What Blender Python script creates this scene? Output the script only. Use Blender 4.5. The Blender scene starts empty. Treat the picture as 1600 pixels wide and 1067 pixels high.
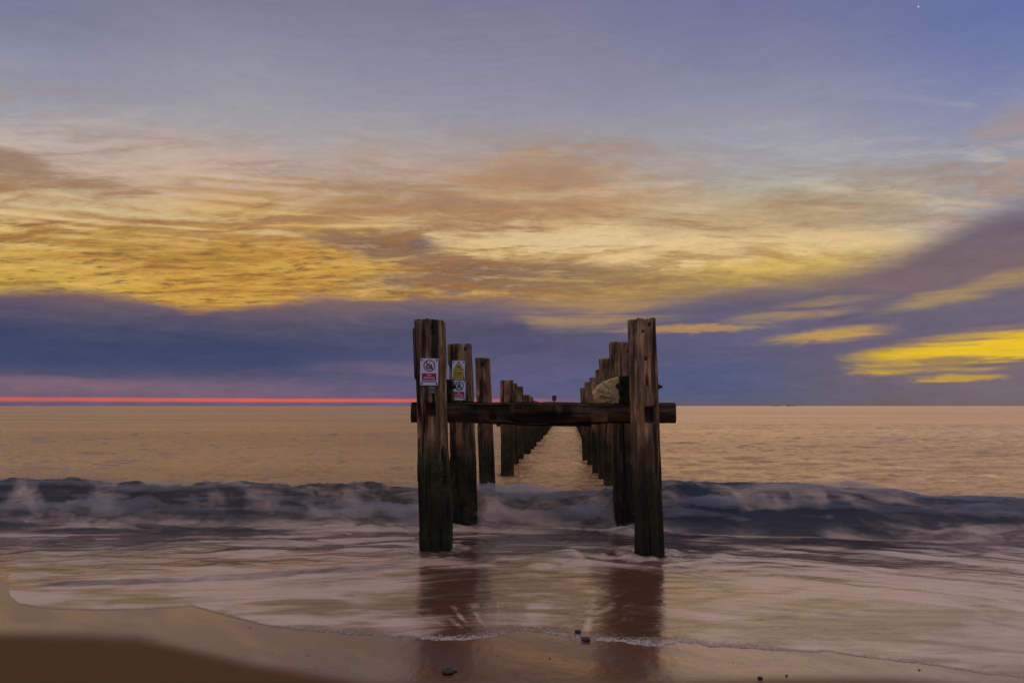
import bpy, bmesh, math, random
import numpy as np
from mathutils import Vector, Matrix

R = math.radians
scene = bpy.context.scene
COL = scene.collection
rng = random.Random(7)

# ------------------------------------------------------------------ camera
F = 1066.7            # focal length in photo pixels (24 mm on a 36 mm sensor, 1600 px wide)
CX, HY, H = 800.0, 634.0, 1.5
cam_d = bpy.data.cameras.new('camera')
cam = bpy.data.objects.new('camera', cam_d)
COL.objects.link(cam)
cam.location = (0, 0, H)
cam.rotation_euler = (R(90), 0, 0)
cam_d.sensor_width = 36.0
cam_d.lens = 24.0
cam_d.shift_y = (HY - 533.5) / 1600.0
cam_d.clip_start = 0.05
cam_d.clip_end = 30000
scene.camera = cam

scene.view_settings.view_transform = 'Standard'
scene.view_settings.look = 'None'
scene.view_settings.gamma = 1.0
scene.view_settings.exposure = 0.0
scene.view_settings.use_curve_mapping = False


def lin(c):
    out = []
    for v in c[:3]:
        v = v / 255.0
        out.append(v / 12.92 if v <= 0.04045 else ((v + 0.055) / 1.055) ** 2.4)
    return (*out, 1.0)


# ------------------------------------------------------------------ small node language
class G:
    def __init__(self, nt):
        self.nt = nt

    def node(self, kind, **kw):
        n = self.nt.nodes.new(kind)
        for k, v in kw.items():
            setattr(n, k, v)
        return n

    def put(self, sock, v):
        if isinstance(v, bpy.types.NodeSocket):
            self.nt.links.new(v, sock)
        elif v is not None:
            sock.default_value = v

    def m(self, op, a, b=None, c=None, clamp=False):
        n = self.node('ShaderNodeMath', operation=op, use_clamp=clamp)
        self.put(n.inputs[0], a)
        if b is not None:
            self.put(n.inputs[1], b)
        if c is not None:
            self.put(n.inputs[2], c)
        return n.outputs[0]

    def add(self, a, b): return self.m('ADD', a, b)
    def sub(self, a, b): return self.m('SUBTRACT', a, b)
    def mul(self, a, b): return self.m('MULTIPLY', a, b)
    def mad(self, a, b, c): return self.m('MULTIPLY_ADD', a, b, c)

    def sstep(self, v, lo, hi, a=0.0, b=1.0):
        n = self.node('ShaderNodeMapRange', interpolation_type='SMOOTHSTEP')
        self.put(n.inputs['Value'], v)
        self.put(n.inputs['From Min'], lo); self.put(n.inputs['From Max'], hi)
        self.put(n.inputs['To Min'], a); self.put(n.inputs['To Max'], b)
        return n.outputs['Result']

    def vec(self, x, y, z):
        n = self.node('ShaderNodeCombineXYZ')
        self.put(n.inputs[0], x); self.put(n.inputs[1], y); self.put(n.inputs[2], z)
        return n.outputs[0]

    def mapping(self, v, loc=(0, 0, 0), rot=0.0, scale=(1, 1, 1), kind='POINT'):
        n = self.node('ShaderNodeMapping', vector_type=kind)
        self.put(n.inputs['Vector'], v)
        n.inputs['Location'].default_value = loc
        n.inputs['Rotation'].default_value = (0, 0, rot)
        n.inputs['Scale'].default_value = scale
        return n.outputs[0]

    def noise(self, v, scale, detail=3.0, rough=0.55, dist=0.0, out='Fac'):
        n = self.node('ShaderNodeTexNoise')
        self.put(n.inputs['Vector'], v)
        n.inputs['Scale'].default_value = scale
        n.inputs['Detail'].default_value = detail
        n.inputs['Roughness'].default_value = rough
        n.inputs['Distortion'].default_value = dist
        return n.outputs[out]

    def ramp(self, v, stops, interp='LINEAR'):
        n = self.node('ShaderNodeValToRGB')
        cr = n.color_ramp
        cr.interpolation = interp
        stops = sorted(stops, key=lambda s: s[0])
        while len(cr.elements) < len(stops):
            cr.elements.new(0.5)
        for e, (p, c) in zip(cr.elements, stops):
            e.position = min(max(p, 0.0), 1.0)
        for e, (p, c) in zip(cr.elements, stops):
            e.color = c if not isinstance(c, float) else (c, c, c, 1)
        self.put(n.inputs[0], v)
        return n.outputs[0]

    def mix(self, f, a, b, blend='MIX'):
        n = self.node('ShaderNodeMix', data_type='RGBA', blend_type=blend)
        n.clamp_factor = True
        self.put(n.inputs[0], f)
        self.put(n.inputs[6], a); self.put(n.inputs[7], b)
        return n.outputs[2]

    def attr(self, name):
        n = self.node('ShaderNodeAttribute', attribute_name=name)
        return n.outputs['Fac']


# ------------------------------------------------------------------ world: dusk sky with cloud layers
def sky_at(px, py):
    """azimuth, elevation in degrees of a direction seen in the photograph"""
    t = (px - CX) / F
    az = math.atan(t)
    el = math.atan((HY - py) / F * math.cos(az))
    return math.degrees(az), math.degrees(el)


SUN_AZ, SUN_EL = 36.0, 9.0
world = bpy.data.worlds.new('World')
scene.world = world
world.use_nodes = True
wn = world.node_tree
wn.nodes.clear()
g = G(wn)
tc = g.node('ShaderNodeTexCoord')
sep = g.node('ShaderNodeSeparateXYZ')
wn.links.new(tc.outputs['Generated'], sep.inputs[0])
dx, dy, dz = sep.outputs
AZ = g.mul(g.m('ARCTAN2', dx, dy), 180 / math.pi)
EL = g.mul(g.m('ARCSINE', dz), 180 / math.pi)
AE = g.vec(AZ, EL, 0.0)

# cloud-sheet coordinates (a layer overhead, foreshortened to the horizon)
inv = g.m('DIVIDE', 1.0, g.add(g.m('MAXIMUM', dz, 0.0), 0.10))
SH = g.vec(g.mul(dx, inv), g.mul(dy, inv), 0.0)

n_big = g.noise(g.mapping(AE, scale=(0.055, 0.12, 1)), 1.0, 4, 0.55, 0.4, 'Color')
sb = g.node('ShaderNodeSeparateColor'); wn.links.new(n_big, sb.inputs[0])
w1, w2 = g.sub(sb.outputs[0], 0.5), g.sub(sb.outputs[1], 0.5)
n_mid = g.noise(g.mapping(AE, loc=(7, 3, 0), rot=R(-6), scale=(0.11, 0.42, 1)), 1.0, 7, 0.6, 1.2)
n_fine = g.noise(g.mapping(AE, loc=(2, 9, 0), rot=R(5), scale=(0.30, 1.3, 1)), 1.0, 6, 0.62, 0.8)
n_sheet = g.noise(g.mapping(SH, rot=R(25), scale=(0.9, 1.6, 1)), 1.6, 8, 0.62, 0.9)
mid = g.sub(n_mid, 0.5)
fine = g.sub(n_fine, 0.5)
sheet = g.sub(n_sheet, 0.5)
# wind ripples in the middle cloud
wv = g.node('ShaderNodeTexWave', wave_type='BANDS', bands_direction='Y')
wn.links.new(g.mapping(AE, rot=R(-14), scale=(0.10, 1.0, 1)), wv.inputs['Vector'])
wv.inputs['Scale'].default_value = 0.42
wv.inputs['Distortion'].default_value = 9.0
wv.inputs['Detail'].default_value = 4.0
wv.inputs['Detail Scale'].default_value = 1.1
rip = g.sub(wv.outputs['Fac'], 0.5)

ELw = g.add(EL, g.add(g.add(g.mul(w1, 3.2), g.mul(mid, 2.2)), g.mul(fine, 1.3)))
AZw = g.add(AZ, g.add(g.mul(w2, 9.0), g.mul(mid, 5.0)))
AEw = g.vec(AZw, ELw, 0.0)

AEs = g.vec(g.add(AZ, g.mul(mid, 7.0)), g.add(EL, g.add(g.mul(mid, 0.9), g.mul(fine, 0.8))), 0.0)
ELMAX = 40.0


def column(px, stops):
    out = []
    for py, c in stops:
        out.append((sky_at(px, py)[1] / ELMAX, lin(c)))
    top = stops[0][1]
    out.append((1.0, lin([v * 0.93 for v in top])))
    return g.ramp(g.m('DIVIDE', ELw, ELMAX, clamp=True), out, 'EASE' if False else 'LINEAR')


cols = [
    (0, [(0, (124, 126, 152)), (100, (142, 144, 164)), (200, (162, 162, 170)), (250, (172, 160, 152)), (290, (192, 165, 132)),
         (330, (220, 192, 145)), (370, (226, 194, 120)), (400, (208, 169, 90)), (430, (200, 164, 70)), (460, (190, 150, 62))]),
    (400, [(0, (126, 125, 150)), (100, (146, 145, 162)), (200, (164, 161, 164)), (260, (192, 168, 150)), (300, (205, 172, 132)),
           (340, (210, 170, 98)), (380, (200, 152, 74)), (420, (194, 138, 54)), (460, (192, 140, 54)), (485, (188, 136, 55))]),
    (800, [(0, (122, 121, 148)), (100, (137, 135, 156)), (180, (150, 148, 164)), (230, (158, 152, 154)), (280, (178, 150, 122)),
           (330, (190, 155, 105)), (370, (226, 198, 144)), (400, (218, 182, 112)), (430, (184, 142, 76)), (475, (160, 122, 78))]),
    (1200, [(0, (112, 117, 154)), (100, (129, 132, 158)), (200, (152, 153, 168)), (260, (166, 166, 168)), (310, (180, 170, 146)),
            (350, (194, 176, 130)), (390, (226, 199, 146)), (420, (208, 175, 96)), (450, (184, 152, 76))]),
    (1600, [(0, (100, 113, 164)), (100, (114, 125, 168)), (200, (140, 145, 172)), (280, (156, 158, 168)), (330, (168, 162, 162)),
            (400, (192, 176, 130)), (450, (195, 155, 70))]),
]
base = None
prev = None
for px, stops in cols:
    c = column(px, stops)
    a = sky_at(px, 300)[0]
    if base is None:
        base = c
    else:
        base = g.mix(g.sstep(AZ, prev, a), base, c)
    prev = a


def blob(px, py, sx, sy, rot=0.0, vec=None):
    """soft ellipse on the sky; sx, sy are half sizes in photo pixels"""
    a, e = sky_at(px, py)
    k = 57.3 / F
    ca = math.cos(math.radians(a))
    v = g.mapping(vec or AEw, loc=(a, e, 0), rot=R(rot), scale=(sx * k * ca * ca * 1.6, sy * k * ca * 1.6, 1), kind='TEXTURE')
    n = g.node('ShaderNodeTexGradient', gradient_type='SPHERICAL')
    wn.links.new(v, n.inputs[0])
    return n.outputs['Fac']


def lay(colr, px, py, sx, sy, rot, rgb, amt, nz=None, nk=0.0, lo=0.0, hi=0.7, vec=None):
    b = blob(px, py, sx, sy, rot, vec)
    if nz is not None:
        b = g.mul(b, g.m('MULTIPLY_ADD', nz, nk * 2, 1.0, clamp=False))
    f = g.sstep(b, lo, hi, 0.0, amt)
    return g.mix(f, colr, lin(rgb))


sky = base
# high thin veils, brown and orange cirrus
sky = lay(sky, 250, 262, 260, 45, 2, (206, 176, 156), 0.4, sheet, 2.2)
sky = lay(sky, 560, 255, 200, 50, 4, (176, 160, 158), 0.5, sheet, 1.8)
sky = lay(sky, 840, 285, 230, 62, -2, (172, 136, 102), 0.75, g.add(sheet, mid), 2.6, 0.05, 0.9)
sky = lay(sky, 850, 298, 170, 44, -4, (190, 138, 92), 0.32, g.add(sheet, fine), 3.0, 0.08, 0.8, vec=AEs)
sky = lay(sky, 690, 330, 170, 30, -6, (158, 120, 88), 0.5, mid, 1.8)
sky = lay(sky, 520, 335, 190, 34, -3, (172, 128, 78), 0.6, rip, 0.9)
sky = lay(sky, 50, 285, 150, 26, -8, (138, 118, 104), 0.75, fine, 2.2)
sky = lay(sky, 170, 315, 90, 24, -10, (168, 136, 110), 0.5, fine, 2.2)
sky = lay(sky, 1330, 322, 190, 38, 4, (160, 142, 122), 0.7, mid, 1.6)
sky = lay(sky, 1200, 352, 160, 22, 2, (182, 152, 112), 0.55, mid, 1.6)
sky = lay(sky, 1090, 340, 120, 20, 2, (190, 165, 125), 0.5, fine, 1.6)
# bright breaks
sky = lay(sky, 250, 345, 240, 24, -3, (222, 198, 150), 0.6, mid, 1.5)
sky = lay(sky, 880, 378, 240, 20, -4, (222, 194, 148), 0.75, mid, 1.1)
sky = lay(sky, 1120, 398, 240, 20, 1, (220, 190, 136), 0.7, mid, 1.0)
sky = lay(sky, 30, 425, 150, 24, -2, (208, 174, 78), 0.7, fine, 1.4)
# golden ripples over the bank
sky = lay(sky, 420, 415, 330, 46, -3, (170, 116, 48), 0.62, rip, 1.0)
sky = lay(sky, 230, 395, 210, 18, -4, (172, 136, 60), 0.6, fine, 2.4)
sky = lay(sky, 330, 450, 260, 22, -3, (206, 162, 72), 0.6, rip, 1.1)
sky = lay(sky, 560, 435, 160, 22, -2, (208, 166, 76), 0.6, fine, 2.0)
# broken purple cloud in the middle
sky = lay(sky, 640, 384, 66, 15, 3, (96, 82, 96), 0.9, mid, 1.3)
sky = lay(sky, 555, 383, 74, 12, -4, (124, 98, 88), 0.85, fine, 2.0)
sky = lay(sky, 700, 408, 150, 17, -6, (140, 108, 82), 0.8, fine, 1.8)
sky = lay(sky, 720, 436, 160, 16, 4, (120, 96, 92), 0.85, fine, 1.9)
sky = lay(sky, 860, 428, 190, 20, -5, (132, 106, 90), 0.85, mid, 1.5)
sky = lay(sky, 990, 445, 160, 20, -4, (150, 122, 84), 0.7, mid, 1.5)

# fine brightness texture of the lit cloud
n_det = g.sub(g.noise(g.mapping(AE, loc=(5, 1, 0), rot=R(8), scale=(0.75, 2.4, 1)), 1.0, 6, 0.66, 1.0), 0.5)
tex = g.add(g.add(g.mul(fine, 0.6), g.mul(n_det, 0.5)), g.add(g.mul(sheet, 0.4), g.mul(rip, 0.05)))
wv2 = g.node('ShaderNodeTexWave', wave_type='BANDS', bands_direction='Y')
wn.links.new(g.mapping(AEs, rot=R(-20), scale=(0.16, 1.0, 1)), wv2.inputs['Vector'])
wv2.inputs['Scale'].default_value = 0.62
wv2.inputs['Distortion'].default_value = 7.0
wv2.inputs['Detail'].default_value = 3.0
wv2.inputs['Detail Scale'].default_value = 1.6
rip2 = g.mul(g.sub(wv2.outputs['Fac'], 0.5), g.mul(g.sstep(n_sheet, 0.42, 0.62), g.sstep(AZ, 12.0, -6.0)))
tex = g.add(tex, g.mul(rip2, 0.22))
txm = g.mul(tex, g.sstep(EL, 20.0, 9.0, 0.25, 1.0))
sky = g.mix(1.0, sky, g.vec(g.add(1.0, g.mul(txm, 0.66)), g.add(1.0, g.mul(txm, 0.68)), g.add(1.0, g.mul(txm, 0.55))), 'MULTIPLY')

# wisps of the middle and high cloud, on a sheet overhead
SHw = g.vec(g.add(g.mul(dx, inv), g.mul(w1, 0.25)), g.add(g.mul(dy, inv), g.mul(w2, 0.25)), 0.0)
sA = g.noise(g.mapping(SHw, loc=(3, 1, 0), rot=R(32), scale=(0.75, 2.2, 1)), 2.2, 9, 0.66, 0.5)
sB = g.noise(g.mapping(SHw, loc=(8, 5, 0), rot=R(-18), scale=(0.9, 2.6, 1)), 5.0, 7, 0.68, 0.35)
sC = g.noise(g.mapping(SHw, loc=(1, 7, 0), rot=R(12), scale=(1.2, 2.2, 1)), 8.0, 6, 0.66, 0.25)
zmid = g.mul(g.sstep(EL, 24.0, 15.0), g.sstep(EL, 5.0, 8.0))
zlow = g.mul(g.sstep(EL, 15.0, 11.0), g.sstep(AZ, 14.0, -8.0))
wis = g.add(g.mul(sA, 0.65), g.mul(sB, 0.35))
sky = g.mix(g.mul(g.mul(g.sstep(wis, 0.48, 0.61), zmid), g.sstep(AZ, 26.0, 0.0, 0.5, 0.85)), sky, g.mix(g.sstep(EL, 20, 12), lin((156, 134, 124)), lin((158, 108, 62))))
sky = g.mix(g.mul(g.mul(g.sstep(wis, 0.50, 0.38), zmid), 0.40), sky, g.mix(g.sstep(EL, 18, 10), lin((214, 194, 168)), lin((230, 183, 104))))
fleck = g.add(g.mul(sC, 0.55), g.mul(sB, 0.45))
sky = g.mix(g.mul(g.mul(g.sstep(fleck, 0.50, 0.62), zlow), 0.78), sky, lin((126, 90, 62)))
sky = g.mix(g.mul(g.mul(g.sstep(fleck, 0.47, 0.36), zlow), 0.40), sky, lin((232, 182, 96)))
hs = g.sub(g.noise(g.mapping(AE, loc=(4, 2, 0), rot=R(3), scale=(0.07, 1.25, 1)), 1.0, 5, 0.6, 0.15), 0.5)

# ---- dark cloud bank
edge_pts = [(-700, 452), (0, 450), (140, 455), (215, 468), (290, 484), (380, 478), (470, 469), (620, 464), (760, 468), (850, 470), (930, 472),
            (1000, 468), (1060, 458), (1130, 450), (1230, 440), (1310, 428), (1390, 405), (1460, 372), (1530, 338), (1600, 312), (2100, 235)]
stops = []
for px, py in edge_pts:
    a, e = sky_at(px, py)
    stops.append(((a + 60) / 120, float(e / ELMAX)))
edge = g.mul(g.ramp(g.m('MULTIPLY_ADD', AZ, 1 / 120, 0.5, clamp=True), stops, 'B_SPLINE'), ELMAX)
ebump = g.add(g.add(g.mul(w2, 0.6), g.mul(mid, 1.5)), g.mul(fine, 1.2))
dist = g.sub(g.add(edge, ebump), EL)
wid = g.sstep(AZ, -5, 22, 0.55, 1.3)
bank_m = g.sstep(dist, g.mul(wid, -1.0), wid)


def bank_col(px, stops):
    return g.ramp(g.m('DIVIDE', g.add(EL, g.add(g.mul(mid, 1.6), g.mul(w1, 1.5))), 20.0, clamp=True),
                  [(sky_at(px, py)[1] / 20.0, lin(c)) for py, c in stops])


bL = bank_col(150, [(634, (104, 86, 112)), (612, (116, 96, 118)), (596, (112, 94, 116)), (580, (80, 79, 106)), (560, (60, 71, 106)), (530, (60, 69, 100)),
                    (505, (74, 75, 102)), (480, (96, 85, 102)), (455, (118, 94, 96))])
bC = bank_col(800, [(634, (96, 88, 120)), (610, (86, 87, 124)), (580, (88, 87, 122)), (545, (80, 79, 110)), (515, (84, 79, 106)), (490, (104, 92, 114)),
                    (465, (122, 100, 100))])
bR = bank_col(1400, [(634, (82, 80, 98)), (615, (78, 82, 108)), (585, (88, 84, 106)), (550, (88, 84, 110)), (515, (84, 80, 112)), (480, (92, 86, 112)),
                     (445, (112, 94, 104)), (400, (104, 89, 102)), (350, (100, 92, 116)), (320, (104, 96, 122))])
bM = bank_col(1130, [(634, (84, 84, 104)), (615, (68, 82, 118)), (585, (70, 83, 122)), (550, (84, 85, 118)), (515, (90, 88, 120)), (480, (96, 90, 112)),
                     (445, (118, 100, 100))])
bank = g.mix(g.sstep(AZ, sky_at(330, 0)[0], sky_at(800, 0)[0]), bL, bC)
bank = g.mix(g.sstep(AZ, sky_at(860, 0)[0], sky_at(1100, 0)[0]), bank, bM)
bank = g.mix(g.sstep(AZ, sky_at(1130, 0)[0], sky_at(1400, 0)[0]), bank, bR)
bt = g.add(g.mul(mid, 0.45), g.mul(fine, 0.22))
bank = g.mix(1.0, bank, g.vec(g.add(1.0, bt), g.add(1.0, g.mul(bt, 0.85)), g.add(1.0, g.mul(bt, 0.6))), 'MULTIPLY')
sky = g.mix(bank_m, sky, bank)
# lit purple patches and gaps in the bank
sky = lay(sky, 600, 578, 110, 11, 0, (112, 94, 116), 0.6, mid, 1.2, vec=AEs)
sky = lay(sky, 60, 598, 200, 9, 0, (132, 102, 112), 0.5, mid, 1.2, vec=AEs)
sky = lay(sky, 930, 488, 120, 22, 2, (174, 138, 88), 0.66, hs, 2.4, 0.0, 0.95, vec=AEs)
sky = lay(sky, 1085, 513, 95, 5, 0, (180, 138, 84), 0.85, mid, 1.0, vec=AEs)
sky = lay(sky, 1245, 487, 95, 12, 5, (168, 138, 92), 0.62, hs, 2.6, 0.0, 0.9, vec=AEs)
sky = lay(sky, 1300, 523, 80, 10, 3, (190, 150, 76), 0.85, hs, 2.2, 0.0, 0.85, vec=AEs)
sky = lay(sky, 1510, 455, 130, 13, 10, (168, 140, 86), 0.68, hs, 2.2, 0.0, 0.95, vec=AEs)
sky = lay(sky, 1610, 420, 60, 10, 10, (168, 132, 92), 0.5, mid, 1.3, vec=AEs)
sky = lay(sky, 1530, 547, 170, 24, 5, (184, 148, 52), 0.9, hs, 2.4, 0.0, 0.6, vec=AEs)
sky = lay(sky, 1570, 546, 170, 21, 4, (226, 184, 26), 1.0, hs, 2.6, 0.08, 0.6, vec=AEs)
sky = lay(sky, 1470, 566, 80, 8, 2, (120, 98, 84), 0.8, fine, 1.5, vec=AEs)
sky = lay(sky, 1515, 589, 60, 5, 0, (190, 150, 40), 0.8, mid, 1.0, vec=AEs)
# small tinted clouds at the right edge
sky = lay(sky, 1580, 200, 34, 26, 60, (176, 146, 122), 0.4, hs, 2.4, vec=AEs)
sky = lay(sky, 1592, 268, 40, 22, 20, (172, 146, 128), 0.55, fine, 2.4, vec=AEs)
ft = g.mul(g.add(g.mul(fine, 0.35), g.mul(n_det, 0.55)), g.sstep(EL, 22, 6, 0.15, 0.55))
sky = g.mix(1.0, sky, g.vec(g.add(1.0, ft), g.add(1.0, ft), g.add(1.0, g.mul(ft, 0.7))), 'MULTIPLY')
# red line where the sun lights the horizon under the bank
e1 = sky_at(400, 625)[1]
rl = g.sub(1.0, g.m('DIVIDE', g.m('ABSOLUTE', g.sub(g.add(EL, g.mul(w1, 0.10)), e1)), 0.22))
rmask = g.mul(g.sstep(rl, 0.0, 0.75), g.sstep(AZ, sky_at(960, 0)[0], sky_at(600, 0)[0]))
rmask = g.mul(rmask, g.mad(g.sstep(n_big, 0.35, 0.62), 0.55, 0.25))
sky = g.mix(g.m('MINIMUM', rmask, 1.0), sky, lin((250, 96, 50)))

# ---- the sky goes on round and over the beach: dusk, overhead brightened and warmed to light the foreground
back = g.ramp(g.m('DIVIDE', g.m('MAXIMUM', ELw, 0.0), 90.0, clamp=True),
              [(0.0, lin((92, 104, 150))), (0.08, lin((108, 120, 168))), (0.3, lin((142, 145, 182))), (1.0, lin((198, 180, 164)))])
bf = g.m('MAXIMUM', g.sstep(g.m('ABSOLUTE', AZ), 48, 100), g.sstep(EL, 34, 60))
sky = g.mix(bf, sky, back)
# evening star
ca, ce = sky_at(1435, 11)
sd = Vector((math.sin(R(ca)) * math.cos(R(ce)), math.cos(R(ca)) * math.cos(R(ce)), math.sin(R(ce))))
dt = g.node('ShaderNodeVectorMath', operation='DISTANCE')
wn.links.new(tc.outputs['Generated'], dt.inputs[0]); dt.inputs[1].default_value = sd
sky = g.mix(g.sstep(dt.outputs['Value'], 0.0012, 0.0006), sky, (0.5, 0.5, 0.56, 1))

bg = g.node('ShaderNodeBackground'); bg.inputs['Strength'].default_value = 1.0
g.put(bg.inputs['Color'], sky)
nish = g.node('ShaderNodeTexSky', sky_type='NISHITA')
nish.sun_disc = False
nish.sun_elevation = R(SUN_EL); nish.sun_rotation = R(SUN_AZ)
bgn = g.node('ShaderNodeBackground'); bgn.inputs['Strength'].default_value = 0.05
wn.links.new(nish.outputs[0], bgn.inputs['Color'])
mixs = g.node('ShaderNodeMixShader'); mixs.inputs[0].default_value = 0.02
wn.links.new(bg.outputs[0], mixs.inputs[1]); wn.links.new(bgn.outputs[0], mixs.inputs[2])
wo = g.node('ShaderNodeOutputWorld')
wn.links.new(mixs.outputs[0], wo.inputs[0])

# ------------------------------------------------------------------ sun, low behind the cloud bank
sun_d = bpy.data.lights.new('sun', 'SUN')
sun_d.energy = 0.3
sun_d.angle = R(60)
sun_d.color = (1.0, 0.62, 0.30)
sun = bpy.data.objects.new('sun', sun_d)
COL.objects.link(sun)
sdir = Vector((math.sin(R(SUN_AZ)) * math.cos(R(SUN_EL)), math.cos(R(SUN_AZ)) * math.cos(R(SUN_EL)), math.sin(R(SUN_EL))))
sun.rotation_euler = sdir.to_track_quat('Z', 'Y').to_euler()


# ------------------------------------------------------------------ numpy noise
def _hash(ix, iy, iz, seed):
    h = (ix * 374761393 + iy * 668265263 + iz * 2147483647 + seed * 974634777) & 0xFFFFFFFF
    h = ((h ^ (h >> 13)) * 1274126177) & 0xFFFFFFFF
    return ((h ^ (h >> 16)) & 0xFFFF) / 65535.0


def vnoise(x, y, z=0.0, seed=0):
    x, y, z = np.broadcast_arrays(np.asarray(x, float), np.asarray(y, float), np.asarray(z, float))
    ix, iy, iz = np.floor(x).astype(np.int64), np.floor(y).astype(np.int64), np.floor(z).astype(np.int64)
    fx, fy, fz = x - ix, y - iy, z - iz
    u, v, w = (t * t * t * (t * (t * 6 - 15) + 10) for t in (fx, fy, fz))
    out = 0
    flat = not np.any(fz)
    for k in ((0,) if flat else (0, 1)):
        a = _hash(ix, iy, iz + k, seed); b = _hash(ix + 1, iy, iz + k, seed)
        c = _hash(ix, iy + 1, iz + k, seed); d = _hash(ix + 1, iy + 1, iz + k, seed)
        p = a + (b - a) * u + (c - a) * v + (a - b - c + d) * u * v
        out = out + p * ((w if k else 1 - w) if not flat else 1)
    return out - 0.5


def fbm(x, y, z=0.0, seed=0, octaves=4, gain=0.5):
    s, a, f = 0, 1.0, 1.0
    for o in range(octaves):
        s = s + a * vnoise(np.asarray(x) * f + 17.3 * o, np.asarray(y) * f - 9.1 * o, np.asarray(z) * f, seed + o)
        a *= gain
        f *= 2.03
    return s


def ss(v, lo, hi):
    t = np.clip((v - lo) / (hi - lo), 0, 1)
    return t * t * (3 - 2 * t)


def mat(name):
    m = bpy.data.materials.new(name)
    m.use_nodes = True
    nt = m.node_tree
    nt.nodes.clear()
    gg = G(nt)
    out = gg.node('ShaderNodeOutputMaterial')
    p = gg.node('ShaderNodeBsdfPrincipled')
    nt.links.new(p.outputs[0], out.inputs[0])
    return m, gg, p


def simple(name, rgb, rough=0.6, metal=0.0, var=0.25, scale=30.0):
    m, gg, p = mat(name)
    t = gg.node('ShaderNodeTexCoord')
    n = gg.noise(t.outputs['Object'], scale, 4)
    c = gg.mix(n, tuple([v * (1 - var) for v in rgb]) + (1,), tuple([v * (1 + var) for v in rgb]) + (1,))
    gg.put(p.inputs['Base Color'], c)
    p.inputs['Roughness'].default_value = rough
    p.inputs['Metallic'].default_value = metal
    return m


def grid_mesh(name, X, Y, Z, attrs, material):
    r, c = X.shape
    me = bpy.data.meshes.new(name)
    co = np.stack([X, Y, Z], -1).reshape(-1, 3).astype(np.float32)
    idx = np.arange(r * c).reshape(r, c)
    q = np.stack([idx[:-1, :-1], idx[:-1, 1:], idx[1:, 1:], idx[1:, :-1]], -1).reshape(-1, 4)
    me.vertices.add(len(co)); me.vertices.foreach_set('co', co.ravel())
    me.loops.add(q.size); me.loops.foreach_set('vertex_index', q.ravel().astype(np.int32))
    me.polygons.add(len(q))
    me.polygons.foreach_set('loop_start', np.arange(0, q.size, 4, dtype=np.int32))
    me.polygons.foreach_set('loop_total', np.full(len(q), 4, dtype=np.int32))
    me.polygons.foreach_set('use_smooth', np.ones(len(q), dtype=bool))
    me.update()
    for k, v in attrs.items():
        a = me.attributes.new(k, 'FLOAT', 'POINT')
        a.data.foreach_set('value', v.ravel().astype(np.float32))
    me.materials.append(material)
    o = bpy.data.objects.new(name, me)
    COL.objects.link(o)
    return o


# ------------------------------------------------------------------ beach and sea
SLOPE = 0.004


def sand_z(X, d):
    z = np.where(d < 7.0, SLOPE * (7.0 - d), -SLOPE * (d - 7.0))
    z = np.clip(z, -0.6, 0.9)
    return z + 0.006 * fbm(X * 0.55 + d * 0.5, d * 1.1, seed=11, octaves=2)


def to_px(X, d):
    """photo position of the point of the mean beach / sea level at X, d"""
    zl = np.where(d < 7.0, SLOPE * (7.0 - d), 0.0)
    return CX + F * X / d, HY + F * (H - zl) / d


def from_px(px, py):
    """world X, d of a photo position on beach (d < 7) or sea"""
    d = F * H / (py - HY)
    if d < 7.0:
        d = F * (H - 7 * SLOPE) / (py - HY - F * SLOPE)
    return (px - CX) / F * d, d


EDGE = [(-900, 900), (-60, 915), (2, 917), (12, 922), (16, 934), (30, 945), (60, 950), (110, 952), (150, 954), (225, 952), (300, 947), (330, 955), (360, 964),
        (430, 979), (520, 989), (580, 993), (640, 995), (700, 1000), (760, 996), (800, 987), (850, 989), (900, 1001), (960, 1006), (1040, 1012),
        (1060, 1004), (1120, 1010), (1200, 1014), (1300, 1019), (1400, 1032), (1500, 1046), (1600, 1060), (1750, 1090), (2600, 1190)]
DRY = [(-900, 985), (0, 988), (120, 991), (215, 994), (300, 1013), (400, 1036), (500, 1055), (580, 1069), (700, 1074), (900, 1074), (1100, 1063), (1400, 1064),
       (1600, 1078), (2600, 1200)]
ex, ey = np.array(EDGE, float).T
wx, wy = np.array(DRY, float).T


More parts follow.
